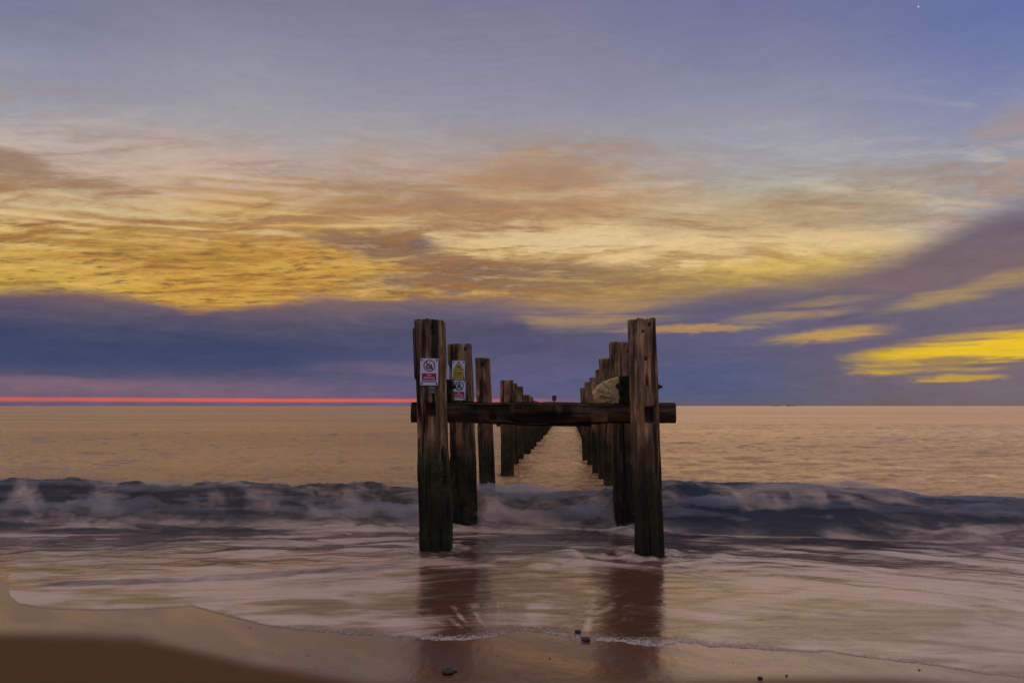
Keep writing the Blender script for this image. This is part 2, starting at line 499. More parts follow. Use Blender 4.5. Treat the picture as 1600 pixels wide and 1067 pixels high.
def beach_mesh():
    dd = np.concatenate([np.linspace(-60, 1.5, 30), np.arange(1.55, 3.0, 0.05), np.arange(3.0, 6.5, 0.014), np.linspace(6.55, 12, 40), np.linspace(13, 40, 12)])
    u = np.concatenate([np.linspace(-90, -8, 24), np.arange(-7.8, 7.8, 0.022), np.linspace(8, 90, 24)])
    X, D = np.meshgrid(u, dd)
    Z = sand_z(X, D)
    Dc = np.maximum(D, 1.2)
    px, py = to_px(X, Dc)
    jit = 6 * fbm(X * 1.1, D * 1.1, seed=31, octaves=3)
    wet = ss(np.interp(px, wx, wy) + jit - py, -16, 16)
    # film of water left by earlier runs: bands with more or less standing water
    near = ss(py - np.interp(px, ex, ey), 60, 0)
    dark = ss(fbm(X * 2.2 + D * 2.4, D * 0.8 - X * 0.3, seed=5, octaves=4) + 0.32 * near, 0.08, 0.5)
    Z += 0.0012 * fbm(X * 14, D * 14, seed=8, octaves=3) * (1 - wet * 0.5)
    m, gg, p = mat('wet_sand')
    t = gg.node('ShaderNodeTexCoord')
    n1 = gg.noise(t.outputs['Object'], 2.2, 6, 0.6)
    n2 = gg.noise(t.outputs['Object'], 260.0, 3, 0.7)
    wetf = gg.attr('wet'); dk = gg.attr('soak')
    dry_c = gg.mix(n1, (0.125, 0.070, 0.022, 1), (0.155, 0.088, 0.029, 1))
    wet_c = gg.mix(n1, (0.175, 0.072, 0.027, 1), (0.23, 0.096, 0.038, 1))
    c = gg.mix(wetf, dry_c, wet_c)
    c = gg.mix(gg.mul(dk, 0.6), c, (0.085, 0.052, 0.040, 1))
    c = gg.mix(1.0, c, gg.mix(n2, (0.78, 0.78, 0.78, 1), (1.18, 1.18, 1.18, 1)), 'MULTIPLY')
    gg.put(p.inputs['Base Color'], c)
    rough = gg.mix(wetf, (0.75, 0.75, 0.75, 1), (0.16, 0.16, 0.16, 1))
    gg.put(p.inputs['Coat Weight'], gg.mul(wetf, 0.42))
    p.inputs['Coat IOR'].default_value = 1.5
    p.inputs['Coat Roughness'].default_value = 0.13
    rough = gg.mix(gg.mul(gg.mul(dk, wetf), 0.6), rough, (0.36, 0.36, 0.36, 1))
    gg.put(p.inputs['Roughness'], rough)
    gg.put(p.inputs['Specular IOR Level'], gg.sstep(wetf, 0.0, 1.0, 0.12, 0.85))
    b = gg.node('ShaderNodeBump')
    b.inputs['Strength'].default_value = 0.4
    b.inputs['Distance'].default_value = 0.003
    gg.put(b.inputs['Height'], gg.add(gg.mul(n2, 0.35), gg.add(gg.noise(t.outputs['Object'], 34.0, 4), gg.mul(gg.noise(gg.mapping(t.outputs['Object'], scale=(1.6, 1, 1)), 6.0, 3), 5.0))))
    gg.nt.links.new(b.outputs[0], p.inputs['Normal'])
    o = grid_mesh('beach_sand', X, D, Z, {'wet': wet, 'soak': dark * wet}, m)
    o['kind'] = 'structure'
    return o


beach = beach_mesh()

WCREST = np.array([(-900, 752), (0, 752), (110, 749), (200, 756), (300, 756), (380, 752), (450, 757), (560, 757), (650, 762), (700, 766), (760, 768), (850, 770),
                   (930, 766), (1000, 757), (1060, 752), (1150, 754), (1250, 757), (1330, 760), (1420, 768), (1500, 772), (1600, 774), (2600, 790)], float)
WBASE = np.array([(-900, 818), (0, 818), (200, 823), (400, 824), (660, 824), (760, 829), (900, 829), (960, 832), (1040, 836), (1200, 838), (1400, 845), (1600, 851), (2600, 880)], float)
BORE = np.array([(-900, 925), (40, 918), (75, 914), (180, 911), (300, 907), (400, 903), (500, 897), (580, 892), (660, 885)], float)


def gau(px, py, x0, y0, sx, sy, rot=0.0):
    c, s = math.cos(R(rot)), math.sin(R(rot))
    ax, ay = px - x0, py - y0
    return np.exp(-(((ax * c + ay * s) / sx) ** 2 + ((-ax * s + ay * c) / sy) ** 2))


FEET = [((px - CX) / F * d, d) for px, d in ((682, 7.02), (1016, 6.80), (727, 8.5), (980, 8.3), (762, 12.3), (956, 12.9), (793, 14.8))]


def sea_mesh():
    near = [2.2]
    while near[-1] < 7.2:
        near.append(near[-1] * 1.0028)
    wavez = list(np.arange(near[-1] + 0.012, 9.9, 0.011))
    far = [wavez[-1]]
    while far[-1] < 60:
        far.append(far[-1] * 1.005)
    while far[-1] < 12000:
        far.append(far[-1] * 1.05)
    dd = np.array(near + wavez + far[1:])
    uu = np.linspace(-1, 1, 820)
    D = np.repeat(dd[:, None], len(uu), 1)
    X = uu[None, :] * (D * 0.90 + 0.6)
    px, py = to_px(X, D)
    zs = sand_z(X, D)

    # swash film thickness from the distance to its lower edge
    eyv = np.interp(px, ex, ey)
    jit = 5.0 * fbm(X * 3.0, D * 3.0, seed=3, octaves=4) + 3.0 * fbm(X * 13.0, D * 13.0, seed=4, octaves=3)
    jit *= np.interp(px, [0, 300, 600, 700, 1000, 1400, 1600], [0.15, 0.2, 0.8, 1.3, 1.3, 0.7, 1.0])
    inside = eyv + jit - py
    t = 0.0010 + 0.004 * (1 - np.exp(-np.maximum(inside, 0) / 26.0)) + 0.012 * ss(inside, 15, 120)
    film = np.where(inside > 0, zs + t, zs - 0.02 + 0.0215 * np.clip(inside / 4 + 1, 0, 1))
    k = 0.012
    level = 0.0
    Z = np.where(D > 7.6, level, k * np.log(np.exp(np.clip(film / k, -40, 40)) + np.exp(level / k) * ss(inside, 12, 160)))
    Z = np.where(inside < -2, film, Z)

    # small bore at the left
    by = np.interp(px, BORE[:, 0], BORE[:, 1]) + 2.2 * fbm(X * 1.6, D * 0.6, seed=41, octaves=3)
    s = by - py                                                         # > 0: behind the bore's front
    bstr = ss(px, 40, 120) * ss(px, 700, 560)
    prof = np.where(s < 0, np.exp(-(s / 1.2) ** 2), np.exp(-s / 14.0))
    Z += 0.022 * bstr * prof * (1 + 0.5 * fbm(X * 2.2, D * 2.2, seed=42, octaves=3))

    # humps of swash water behind it
    sw = (1 - 0.75 * ss(py, 890, 950)) * (inside > 0)
    Z += sw * (0.016 + 0.014 * ss(py, 900, 840)) * fbm(X * 1.5 + D * 0.3, D * 3.2, seed=50, octaves=4) * ss(D, 4.3, 6.5)

    # the breaking wave: front face at DB, crest height from the photo's crest line
    yb = np.interp(px, WBASE[:, 0], WBASE[:, 1])
    yc = np.interp(px, WCREST[:, 0], WCREST[:, 1])
    lump = fbm(X * 1.1, D * 0.15, seed=60, octaves=3)
    lump2 = fbm(X * 3.5, D * 0.6, seed=61, octaves=3)
    yb = yb + 3.0 * lump
    db = F * H / (yb - HY)
    run = 0.50 + 0.10 * lump
    dc = db + run
    zc = H - (yc + 2.5 * lump2 - HY) * dc / F
    q = (D - db) / run
    foamy = np.clip(np.interp(px, [0, 620, 700, 960, 1040, 1120, 1600], [0.75, 0.8, 1.0, 1.0, 0.7, 0.25, 0.18]), 0, 1)
    face = np.clip(q, 0, 1)
    rise = ss(face, 0, 1) * 0.45 + face * 0.55
    back = np.exp(-np.maximum(D - dc, 0) / 1.1)
    wave = np.where(q < 1, rise, back)
    wave = wave * ss(q, -0.02, 0.08)
    tower = fbm(X * 2.0, D * 4.5, seed=62, octaves=5, gain=0.55)
    billow = np.abs(fbm(X * 2.6 + 0.6 * lump2, D * 5.0, seed=63, octaves=4, gain=0.55))
    env = np.clip(wave, 0, 1) * ss(q, 0, 0.3) * ss(D, dc + 1.6, dc + 0.2)
    Z += zc * wave + env * (foamy * (0.09 * (billow - 0.12) + 0.02 * tower + 0.035 * fbm(X * 2.4 + 0.9 * q, q * 1.8, seed=88, octaves=4)) + (1 - foamy) * (0.045 * tower))
    # foot of broken water rolling ahead of the wave
    foot = np.exp(-((q + 0.12) / 0.22) ** 2) * foamy
    Z += foot * 0.05 * (0.6 + 1.2 * np.abs(fbm(X * 3.5, D * 5, seed=64, octaves=3)))

    # splash collars round the post feet
    coll = np.zeros_like(D)
    for (fx, fd) in FEET:
        rr_ = np.hypot((X - fx) / 1.0, (D - fd) / 1.15)
        c_ = np.exp(-((rr_ - 0.24) / 0.15) ** 2)
        coll = np.maximum(coll, c_)
    Z += coll * 0.030 * (0.5 + 1.5 * fbm(X * 6, D * 6, seed=68, octaves=3))

    # open water: wind ripples (real relief near, fading where the mesh gets coarse)
    seaf = ss(D, dc + 0.3, dc + 1.5)
    rp = 0.032 * fbm(X * 2.0 + D, D * 6.0, seed=77, octaves=3) + 0.085 * fbm(X * 0.8 + 0.3 * D, D * 2.4, seed=70, octaves=4) + 0.05 * fbm(X * 0.25, D * 0.75, seed=74, octaves=3)
    Z += seaf * rp * ss(D, 110, 30)

    # ---- foam cover
    flow = fbm(X * 0.7, D * 1.6, seed=80, octaves=3)
    st = fbm(X * 0.8 + 0.5 * flow, D * 4.2 + 0.9 * flow + 0.25 * X, seed=81, octaves=5, gain=0.55)
    st2 = fbm(X * 1.8 + 1.4 * flow, D * 3.0 + 1.2 * flow, seed=82, octaves=5, gain=0.55)
    rad = fbm((px - 850) / np.maximum(D, 1) * 0.07, D * 0.8 + 0.5 * flow, seed=83, octaves=4)
    foam = np.zeros_like(D)
    infilm = ss(inside, 0, 5)
    # clean sheet of foam in front of the bore
    front = ss(-s, 0, 6) * ss(px, 760, 600) * infilm
    foam = np.maximum(foam, front * (0.74 - 0.16 * ss(px, 250, 620) + 0.75 * st2 + 0.35 * fbm(X * 1.2 + 0.5 * D, D * 9.0 + 1.5 * flow, seed=95, octaves=4)))
    # streaks behind bore
    behind = ss(s, -2, 4) * ss(py, 812, 832) * ss(px, 800, 640)
    foam = np.maximum(foam, behind * np.clip(0.36 + ss(px, 150, 620) * 0.24 + 1.2 * st, 0, 1))
    foam = np.maximum(foam, bstr * np.exp(-((s - 7) / 9) ** 2) * (0.75 + 0.6 * st2))
    # between and around the posts
    foam = np.maximum(foam, gau(px, py, 860, 885, 170, 28) * np.clip(0.75 + 1.3 * st2, 0, 1))
    foam = np.maximum(foam, gau(px, py, 840, 920, 100, 34) * np.clip(0.42 + 1.3 * st2, 0, 1))
    foam = np.maximum(foam, gau(px, py, 690, 880, 62, 13, 4) * np.clip(0.85 + 0.7 * st2, 0, 1))
    foam = np.maximum(foam, gau(px, py, 760, 835, 130, 10) * np.clip(0.8 + 1.0 * st, 0, 1))
    ring = np.hypot((px - 1010) / 120.0, (py - 862) / 27.0)
    arc = np.exp(-((ring - 1.0) / 0.16) ** 2) * (ss(py, 846, 868))
    foam = np.maximum(foam, arc * np.clip(0.9 + 0.7 * st2, 0, 1))
    Z += 0.020 * arc * (inside > 0)
    Z += 0.018 * gau(px, py, 690, 879, 60, 9, 4)
    foam = np.maximum(foam, gau(px, py, 815, 965, 60, 24, -20) * np.clip(0.5 + 1.6 * rad, 0, 1))
    foam = np.maximum(foam, gau(px, py, 919, 975, 7, 22, 12) * 0.9)
    an = np.arctan2(py - 1022, (px - 800) * 0.62)
    fan = fbm(an * 15.0 + 1.2 * st2, np.hypot(px - 800, py - 1022) * 0.012 + 1.5 * an + flow, seed=99, octaves=5, gain=0.65)
    foam = np.maximum(foam, gau(px, py, 735, 966, 110, 40) * np.clip(0.16 + 0.95 * fan, 0, 0.6))
    foam = np.maximum(foam, gau(px, py, 900, 955, 100, 42) * np.clip(0.10 + 0.8 * fan, 0, 0.5))
    # right side
    rt = ss(px, 1030, 1120)
    foam = np.maximum(foam, rt * np.exp(-((py - (868 + (px - 1100) * 0.10)) / 32) ** 2) * np.clip(0.62 + 1.3 * st, 0, 1))
    foam = np.maximum(foam, rt * ss(py, 842, 870) * infilm * np.clip(0.58 + 0.9 * st2, 0, 1) * (1 - 0.30 * ss(py, 925, 960)))
    foam = np.maximum(foam, gau(px, py, 1230, 975, 170, 20, 12) * np.clip(0.45 + 0.9 * st2, 0, 1))
    # general milkiness of the spent swash
    foam = np.maximum(foam, infilm * ss(py, 830, 880) * np.clip(0.30 + 0.7 * st2, 0, 1) * (1 - 0.8 * np.maximum(gau(px, py, 700, 985, 75, 60), gau(px, py, 990, 965, 75, 75))))
    foam = np.maximum(foam, coll * np.clip(0.75 + 0.9 * st2, 0, 1) * (D < 9.2))
    # clear water between the foam streaks, drawn out the way the wash runs
    tilt = np.interp(px, [0, 500, 800, 1000, 1600], [-0.16, -0.22, 0.0, 0.30, 0.42])
    Dt = D + tilt * X
    gap = fbm(X * 0.55 + 0.5 * flow, Dt * 4.6 + 0.8 * flow, seed=97, octaves=5, gain=0.6)
    fil = fbm(X * 1.4 + 0.5 * flow, Dt * 15.0 + 2.2 * flow, seed=98, octaves=4, gain=0.6)
    foam *= 1 - 0.72 * ss(gap, 0.00, 0.34) * ss(py, 815, 850) * (1 - 0.75 * front)
    foam += 0.30 * fil * ss(py, 815, 850) * infilm * ss(foam, 0.02, 0.3)
    # wave
    wmask = ss(q, -0.35, 0.05) * ss(D, dc + 0.9, dc + 0.1)
    fall = fbm(X * 2.4 + 0.9 * q + 0.5 * lump2, q * 1.5 + 0.4 * lump, seed=86, octaves=5, gain=0.55)
    roll = fbm(X * 0.75 + 0.3 * fall, q * 3.2 + 0.8 * lump + 0.5 * X * 0.4, seed=87, octaves=5, gain=0.55)
    wf = np.clip(foamy * (0.34 + 0.8 * fall + 0.5 * roll) + (1 - foamy) * (0.24 + 1.25 * roll + 0.4 * fall), 0, 1)
    footf = np.exp(-((q - 0.05) / 0.25) ** 2) * np.interp(px, [0, 1000, 1100, 1600], [0.85, 0.85, 0.3, 0.25])
    foam = np.where(wmask > 0, np.maximum(foam * (1 - wmask), wmask * np.maximum(wf, footf * (0.7 + 0.8 * st2))), foam)
    foam = np.maximum(foam, np.exp(-((q + 0.12) / 0.13) ** 2) * np.clip(0.6 + st, 0, 1))
    # open sea: little
    foam *= np.where(D > dc + 1.2, 0.15, 1.0)
    foam *= np.where(wmask > 0.3, 0.8, 1.0)
    # lace of bubbles along the swash edge
    lace = ss(inside, -3, 0) * ss(inside, 26, 2) * np.interp(px, [0, 300, 420, 640, 720, 800, 900, 960, 1060, 1150, 1300, 1420, 1600], [0.3, 0.35, 0.6, 0.8, 1, .75, .8, 1, .9, .7, .5, .6, .5])
    shallow = ss(D, 8.6, 6.2)
    m, gg, p = mat('sea_water')
    tcn = gg.node('ShaderNodeTexCoord')
    geo = gg.node('ShaderNodeNewGeometry')
    obj = tcn.outputs['Object']
    sp = gg.node('ShaderNodeSeparateXYZ'); gg.nt.links.new(obj, sp.inputs[0])
    fo = gg.attr('foam'); la = gg.attr('lace'); sh = gg.attr('shallow'); op = gg.attr('open')
    nz = gg.noise(gg.mapping(obj, rot=R(8), scale=(1.4, 4.5, 4.5)), 2.2, 6, 0.6, 1.0)
    nl = gg.noise(gg.mapping(obj, scale=(1, 1.5, 1)), 40.0, 5, 0.7, 1.0)
    ff = gg.sstep(gg.add(fo, gg.mul(gg.sub(nz, 0.5), 0.5)), 0.06, 0.86)
    lf = gg.mul(gg.sstep(gg.add(gg.mul(la, 0.40), nl), 0.77, 0.92), 0.8)
    body = gg.mix(sh, gg.mix(op, gg.mix(gg.attr('brown'), (0.018, 0.045, 0.085, 1), (0.060, 0.052, 0.050, 1)), (0.72, 0.43, 0.165, 1)), (0.135, 0.064, 0.034, 1))  # sky's golden reflection is put into the open sea's metallic colour
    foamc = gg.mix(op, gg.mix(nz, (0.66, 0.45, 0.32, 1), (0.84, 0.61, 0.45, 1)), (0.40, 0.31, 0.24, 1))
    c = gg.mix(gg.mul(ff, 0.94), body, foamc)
    c = gg.mix(lf, c, (0.66, 0.57, 0.51, 1))
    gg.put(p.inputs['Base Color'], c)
    rr = gg.add(gg.sstep(ff, 0.0, 1.0, 0.10, 0.30), gg.add(gg.mul(op, 0.07), gg.mul(gg.attr('far'), 0.15)))
    gg.put(p.inputs['Roughness'], gg.m('MAXIMUM', rr, gg.mul(lf, 0.6)))
    gg.put(p.inputs['IOR'], gg.sstep(sh, 0.1, 1.0, 1.36, 1.8))
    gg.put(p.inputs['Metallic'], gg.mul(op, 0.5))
    p.inputs['Specular IOR Level'].default_value = 0.5
    # wavelets
    v1 = gg.mapping(obj, rot=R(4), scale=(0.9, 3.0, 1))
    v2 = gg.mapping(obj, rot=R(-9), scale=(2.0, 6.0, 1))
    h1 = gg.noise(v1, 0.9, 5, 0.6, 0.6)
    h2 = gg.noise(v2, 1.5, 4, 0.6, 0.4)
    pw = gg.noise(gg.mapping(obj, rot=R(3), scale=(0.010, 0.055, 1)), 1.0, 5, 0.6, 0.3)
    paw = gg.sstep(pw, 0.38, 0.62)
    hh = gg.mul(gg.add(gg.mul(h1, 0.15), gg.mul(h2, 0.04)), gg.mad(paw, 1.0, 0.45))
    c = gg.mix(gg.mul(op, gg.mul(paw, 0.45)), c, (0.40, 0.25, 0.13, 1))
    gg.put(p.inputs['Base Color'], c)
    bp = gg.node('ShaderNodeBump')
    gg.put(bp.inputs['Strength'], gg.mul(op, 1.0))
    bp.inputs['Distance'].default_value = 1.0
    gg.put(bp.inputs['Height'], hh)
    bq = gg.node('ShaderNodeBump')
    gg.put(bq.inputs['Strength'], 0.5)
    bq.inputs['Distance'].default_value = 0.01
    gg.put(bq.inputs['Height'], gg.add(gg.mul(nz, 1.0), gg.mul(lf, 0.4)))
    gg.nt.links.new(bp.outputs[0], bq.inputs['Normal'])
    gg.nt.links.new(bq.outputs[0], p.inputs['Normal'])
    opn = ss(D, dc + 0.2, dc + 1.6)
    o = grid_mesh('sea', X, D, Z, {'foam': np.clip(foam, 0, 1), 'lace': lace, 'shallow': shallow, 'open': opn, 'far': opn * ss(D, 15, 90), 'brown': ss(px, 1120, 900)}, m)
    o['kind'] = 'structure'
    return o


sea = sea_mesh()


def spray_mesh():
    r = np.random.RandomState(5)
    n = 50000
    px = np.concatenate([r.uniform(-150, 1040, int(n * 0.72)), r.uniform(1000, 1750, n - int(n * 0.72))])
    yb = np.interp(px, WBASE[:, 0], WBASE[:, 1]); yc = np.interp(px, WCREST[:, 0], WCREST[:, 1])
    db = F * H / (yb - HY)
    dc = db + 0.5
    zc = H - (yc - HY) * dc / F
    t = r.uniform(0, 1, n)
    up = r.exponential(0.045, n) * (0.6 + 1.2 * np.clip(vnoise(px * 0.011, 0 * px, seed=90) + 0.5, 0, 1))
    crest = r.uniform(0, 1, n) < 0.93
    d = np.where(crest, dc + r.normal(0, 0.16, n), db + t * 0.5 - 0.03)
    z = np.where(crest, zc - 0.03 + up, zc * t * 0.9 + up * 0.4)
    keep = vnoise(px * 0.016, z * 3, seed=92) + 0.5 > r.uniform(0.1, 0.75, n)
    keep &= (px < 1060) | (r.uniform(0, 1, n) < 0.45)
    px, d, z = px[keep], d[keep], z[keep]
    n = len(px)
    X = (px - CX) / F * d
    size = r.uniform(0.0010, 0.0024, n)
    base = np.array([(1, 1, 1), (-1, -1, 1), (-1, 1, -1), (1, -1, -1)], float)
    V = np.stack([X, d, z], -1)[:, None, :] + base[None] * size[:, None, None] * r.uniform(0.6, 1.4, (n, 4, 1))
    idx = np.arange(n)[:, None] * 4
    Fc = np.concatenate([idx + np.array([[0, 1, 2]]), idx + np.array([[0, 3, 1]]), idx + np.array([[0, 2, 3]]), idx + np.array([[1, 3, 2]])], 0)
    me = bpy.data.meshes.new('wave_spray')
    me.vertices.add(n * 4); me.vertices.foreach_set('co', V.astype(np.float32).ravel())
    me.loops.add(Fc.size); me.loops.foreach_set('vertex_index', Fc.astype(np.int32).ravel())
    me.polygons.add(len(Fc))
    me.polygons.foreach_set('loop_start', np.arange(0, Fc.size, 3, dtype=np.int32))
    me.polygons.foreach_set('loop_total', np.full(len(Fc), 3, dtype=np.int32))
    me.update()
    me.materials.append(simple('spray_droplets', (0.42, 0.38, 0.37), 0.5, 0, 0.1))
    o = bpy.data.objects.new('wave_spray', me)
    COL.objects.link(o)
    o['kind'] = 'stuff'
    o['label'] = 'fine spray and mist along the crest of the breaking wave'
    o['category'] = 'spray'


spray_mesh()


def mist_mesh():
    """a lumpy closed roll of fine mist lying along the crest and the broken foot of the wave"""
    verts, faces = [], []

    def roll(px, cy, cz, ry, rz, seed, gain=1.0):
        m_ = 18
        yb = np.interp(px, WBASE[:, 0], WBASE[:, 1]); yc = np.interp(px, WCREST[:, 0], WCREST[:, 1])
        db = F * H / (yb - HY)
        dc = db + 0.5
        zc = H - (yc - HY) * dc / F
        d = db + cy
        X = (px - CX) / F * d
        a = np.linspace(0, 2 * np.pi, m_, endpoint=False)
        nz = fbm(X[:, None] * 2.4, 1.3 * np.cos(a)[None], 1.3 * np.sin(a)[None], seed=seed, octaves=5, gain=0.6)
        end = np.minimum(1, np.minimum(np.arange(len(px)), np.arange(len(px))[::-1]) / 12.0 + 0.02)
        big = np.clip(0.62 + gain * (vnoise(X * 0.55, 0 * X, seed=seed + 5) + 0.6 * vnoise(X * 1.7, 0 * X, seed=seed + 6)), 0.06, 1.7)
        clear = 1 - 0.93 * (cy < 0.35) * np.maximum(np.exp(-((px - 725) / 34) ** 2), np.exp(-((px - 975) / 36) ** 2))
        k = (end * big * clear)[:, None] * (1 + 1.7 * nz)
        k = np.maximum(k, 0.03)
        Y = d[:, None] + np.cos(a)[None] * ry(px)[:, None] * k
        Z = (zc * cz)[:, None] + np.sin(a)[None] * rz(px)[:, None] * k
        XX = np.repeat(X[:, None], m_, 1) + 0.02 * nz
        o0 = sum(len(v) for v in verts)
        verts.append(np.stack([XX, Y, Z], -1).reshape(-1, 3))
        idx = o0 + np.arange(len(px) * m_).reshape(len(px), m_)
        nx = np.roll(idx, -1, 1)
        faces.extend([tuple(q) for q in np.stack([idx[:-1], nx[:-1], nx[1:], idx[1:]], -1).reshape(-1, 4).tolist()])
        faces.append(tuple(idx[0][::-1].tolist())); faces.append(tuple(idx[-1].tolist()))

    pxs = np.linspace(-220, 1830, 900)
    wide = lambda v: np.interp(v, [-300, 250, 400, 650, 700, 1000, 1080, 1900], [0.30, 0.26, 0.18, 0.20, 0.30, 0.28, 0.20, 0.20])
    tall = lambda v: np.interp(v, [-300, 250, 400, 650, 700, 1000, 1080, 1900], [0.13, 0.11, 0.07, 0.08, 0.14, 0.12, 0.075, 0.07])
    roll(pxs, 0.42, 0.95, wide, tall, 301)
    foot_w = lambda v: np.interp(v, [-300, 650, 1000, 1090, 1900], [0.14, 0.14, 0.14, 0.05, 0.04])
    foot_h = lambda v: np.interp(v, [-300, 650, 1000, 1090, 1900], [0.085, 0.085, 0.085, 0.03, 0.025])
    roll(pxs, 0.02, 0.22, foot_w, foot_h, 331, 1.4)
    roll(pxs, 0.27, 0.66, lambda v: 0.75 * wide(v), lambda v: 0.8 * tall(v), 351, 2.0)
    roll(pxs, 0.14, 0.42, lambda v: 0.65 * wide(v), lambda v: 0.8 * tall(v), 371, 2.2)
    me = bpy.data.meshes.new('wave_mist')
    me.from_pydata(np.concatenate(verts).tolist(), [], faces)
    bm = bmesh.new(); bm.from_mesh(me)
    bmesh.ops.recalc_face_normals(bm, faces=bm.faces[:]); bm.to_mesh(me); bm.free()
    m = bpy.data.materials.new('mist')
    m.use_nodes = True
    m.node_tree.nodes.clear()
    gg = G(m.node_tree)
    out = gg.node('ShaderNodeOutputMaterial')
    v = gg.node('ShaderNodeVolumePrincipled')
    v.inputs['Color'].default_value = (0.92, 0.92, 0.95, 1)
    v.inputs['Density'].default_value = 2.8
    m.node_tree.links.new(v.outputs[0], out.inputs['Volume'])
    m.cycles.homogeneous_volume = True
    me.materials.append(m)
    o = bpy.data.objects.new('wave_mist', me)
    COL.objects.link(o)
    o['kind'] = 'stuff'
    o['label'] = 'soft pale mist thrown up along the breaking wave'
    o['category'] = 'mist'


mist_mesh()


# ------------------------------------------------------------------ timber
def wood(name, weed_z, weed_soft, tone=1.0, axis='Z', lichen=0.0, dark=0.0, gd=0.65, blocky=0.0):
    m, gg, p = mat(name)
    t = gg.node('ShaderNodeTexCoord')
    oi = gg.node('ShaderNodeObjectInfo')
    geo = gg.node('ShaderNodeNewGeometry')
    gp = gg.node('ShaderNodeSeparateXYZ'); gg.nt.links.new(geo.outputs['Position'], gp.inputs[0])
    off = gg.node('ShaderNodeVectorMath', operation='ADD')
    gg.nt.links.new(t.outputs['Object'], off.inputs[0])
    gg.nt.links.new(gg.vec(gg.mul(oi.outputs['Random'], 31.0), gg.mul(oi.outputs['Random'], 17.0), gg.mul(oi.outputs['Random'], 53.0)), off.inputs[1])
    v = off.outputs[0]
    sc = {'Z': (1, 1, 0.055), 'X': (0.055, 1, 1), 'Y': (1, 0.055, 1)}[axis]
    sc2 = {'Z': (1, 1, 0.22), 'X': (0.22, 1, 1), 'Y': (1, 0.22, 1)}[axis]
    gr = gg.noise(gg.mapping(v, scale=sc), 46.0, 5, 0.65, 0.3)
    st = gg.noise(gg.mapping(v, scale=sc2), 8.5, 5, 0.6, 0.5)
    bl = gg.noise(v, 3.2, 5, 0.6)
    sp = gg.noise(v, 60.0, 3, 0.6)
    k = tone
    c = gg.ramp(st, [(0.32, (0.026 * k, 0.017 * k, 0.012 * k, 1)), (0.45, (0.085 * k, 0.058 * k, 0.042 * k, 1)), (0.57, (0.18 * k, 0.122 * k, 0.086 * k, 1)),
                     (0.70, (0.38 * k, 0.25 * k, 0.150 * k, 1))])
    c = gg.mix(gg.sstep(gr, 0.35, 0.62, gd, 0.0), c, (0.030 * k, 0.019 * k, 0.014 * k, 1))
    # run-off streaks: rust-brown below mid height
    run = gg.noise(gg.mapping(v, loc=(3, 5, 1), scale=sc), 15.0, 3, 0.6)
    low = gg.sstep(gp.outputs[2], 1.75, 1.25)
    c = gg.mix(gg.mul(gg.mul(gg.sstep(run, 0.48, 0.66), low), 0.7), c, (0.21 * k, 0.112 * k, 0.034 * k, 1))
    c = gg.mix(gg.mul(gg.sstep(run, 0.49, 0.36), 0.88), c, (0.018, 0.013, 0.010, 1))
    if not lichen:
        c = gg.mix(1.0, c, (1.0, 0.86, 0.58, 1), 'MULTIPLY')
    if lichen:
        c = gg.mix(gg.sstep(bl, 0.28, 0.46, 0.2, lichen), c, (0.86, 0.60, 0.20, 1))
        c = gg.mix(gg.sstep(sp, 0.55, 0.75, 0.0, lichen * 0.6), c, (0.90, 0.66, 0.34, 1))
    if blocky:
        vo = gg.node('ShaderNodeTexVoronoi', feature='DISTANCE_TO_EDGE')
        vo.inputs['Scale'].default_value = 17.0
        gg.nt.links.new(gg.mapping(v, scale=(0.7, 0.5, 1.5)), vo.inputs['Vector'])
        c = gg.mix(gg.mul(gg.sstep(vo.outputs['Distance'], 0.045, 0.0), blocky), c, (0.03, 0.022, 0.012, 1))
        c = gg.mix(gg.mul(gg.sstep(bl, 0.38, 0.28), 0.4), c, (0.10, 0.075, 0.03, 1))
    if dark:
        c = gg.mix(gg.sstep(bl, 0.72, 0.40, 0.0, dark), c, (0.014, 0.014, 0.009, 1))
        c = gg.mix(gg.sstep(st, 0.50, 0.70, 0.0, 0.5), c, (0.060, 0.062, 0.022, 1))
    c = gg.mix(gg.mul(gg.attr('crack'), 0.85), c, (0.008, 0.006, 0.005, 1))
    # weed, slime: dark up to the tide mark
    wz = gg.sub(gp.outputs[2], gg.add(gg.mul(gg.sub(bl, 0.5), 1.1), gg.mul(gg.sub(run, 0.5), 1.6)))
    wf = gg.sstep(wz, weed_z + weed_soft, weed_z - weed_soft)
    weedc = gg.ramp(gg.add(gg.mul(bl, 0.6), gg.mul(sp, 0.4)), [(0.35, (0.007, 0.007, 0.005, 1)), (0.53, (0.018, 0.022, 0.008, 1)), (0.64, (0.055, 0.064, 0.012, 1)), (0.78, (0.10, 0.085, 0.04, 1))])
    c = gg.mix(gg.mul(wf, 0.93), c, weedc)
    gg.put(p.inputs['Base Color'], c)
    gg.put(p.inputs['Roughness'], gg.sstep(wf, 0, 1, 0.82, 0.7))
    p.inputs['Specular IOR Level'].default_value = 0.16
    b = gg.node('ShaderNodeBump')
    b.inputs['Strength'].default_value = 0.9
    b.inputs['Distance'].default_value = 0.012
    gg.put(b.inputs['Height'], gg.add(gg.add(gg.mul(gr, 0.55), gg.mul(st, 0.8)), gg.add(gg.mul(sp, 0.12), gg.mul(gg.mul(wf, sp), 0.7))))
    gg.nt.links.new(b.outputs[0], p.inputs['Normal'])
    return m


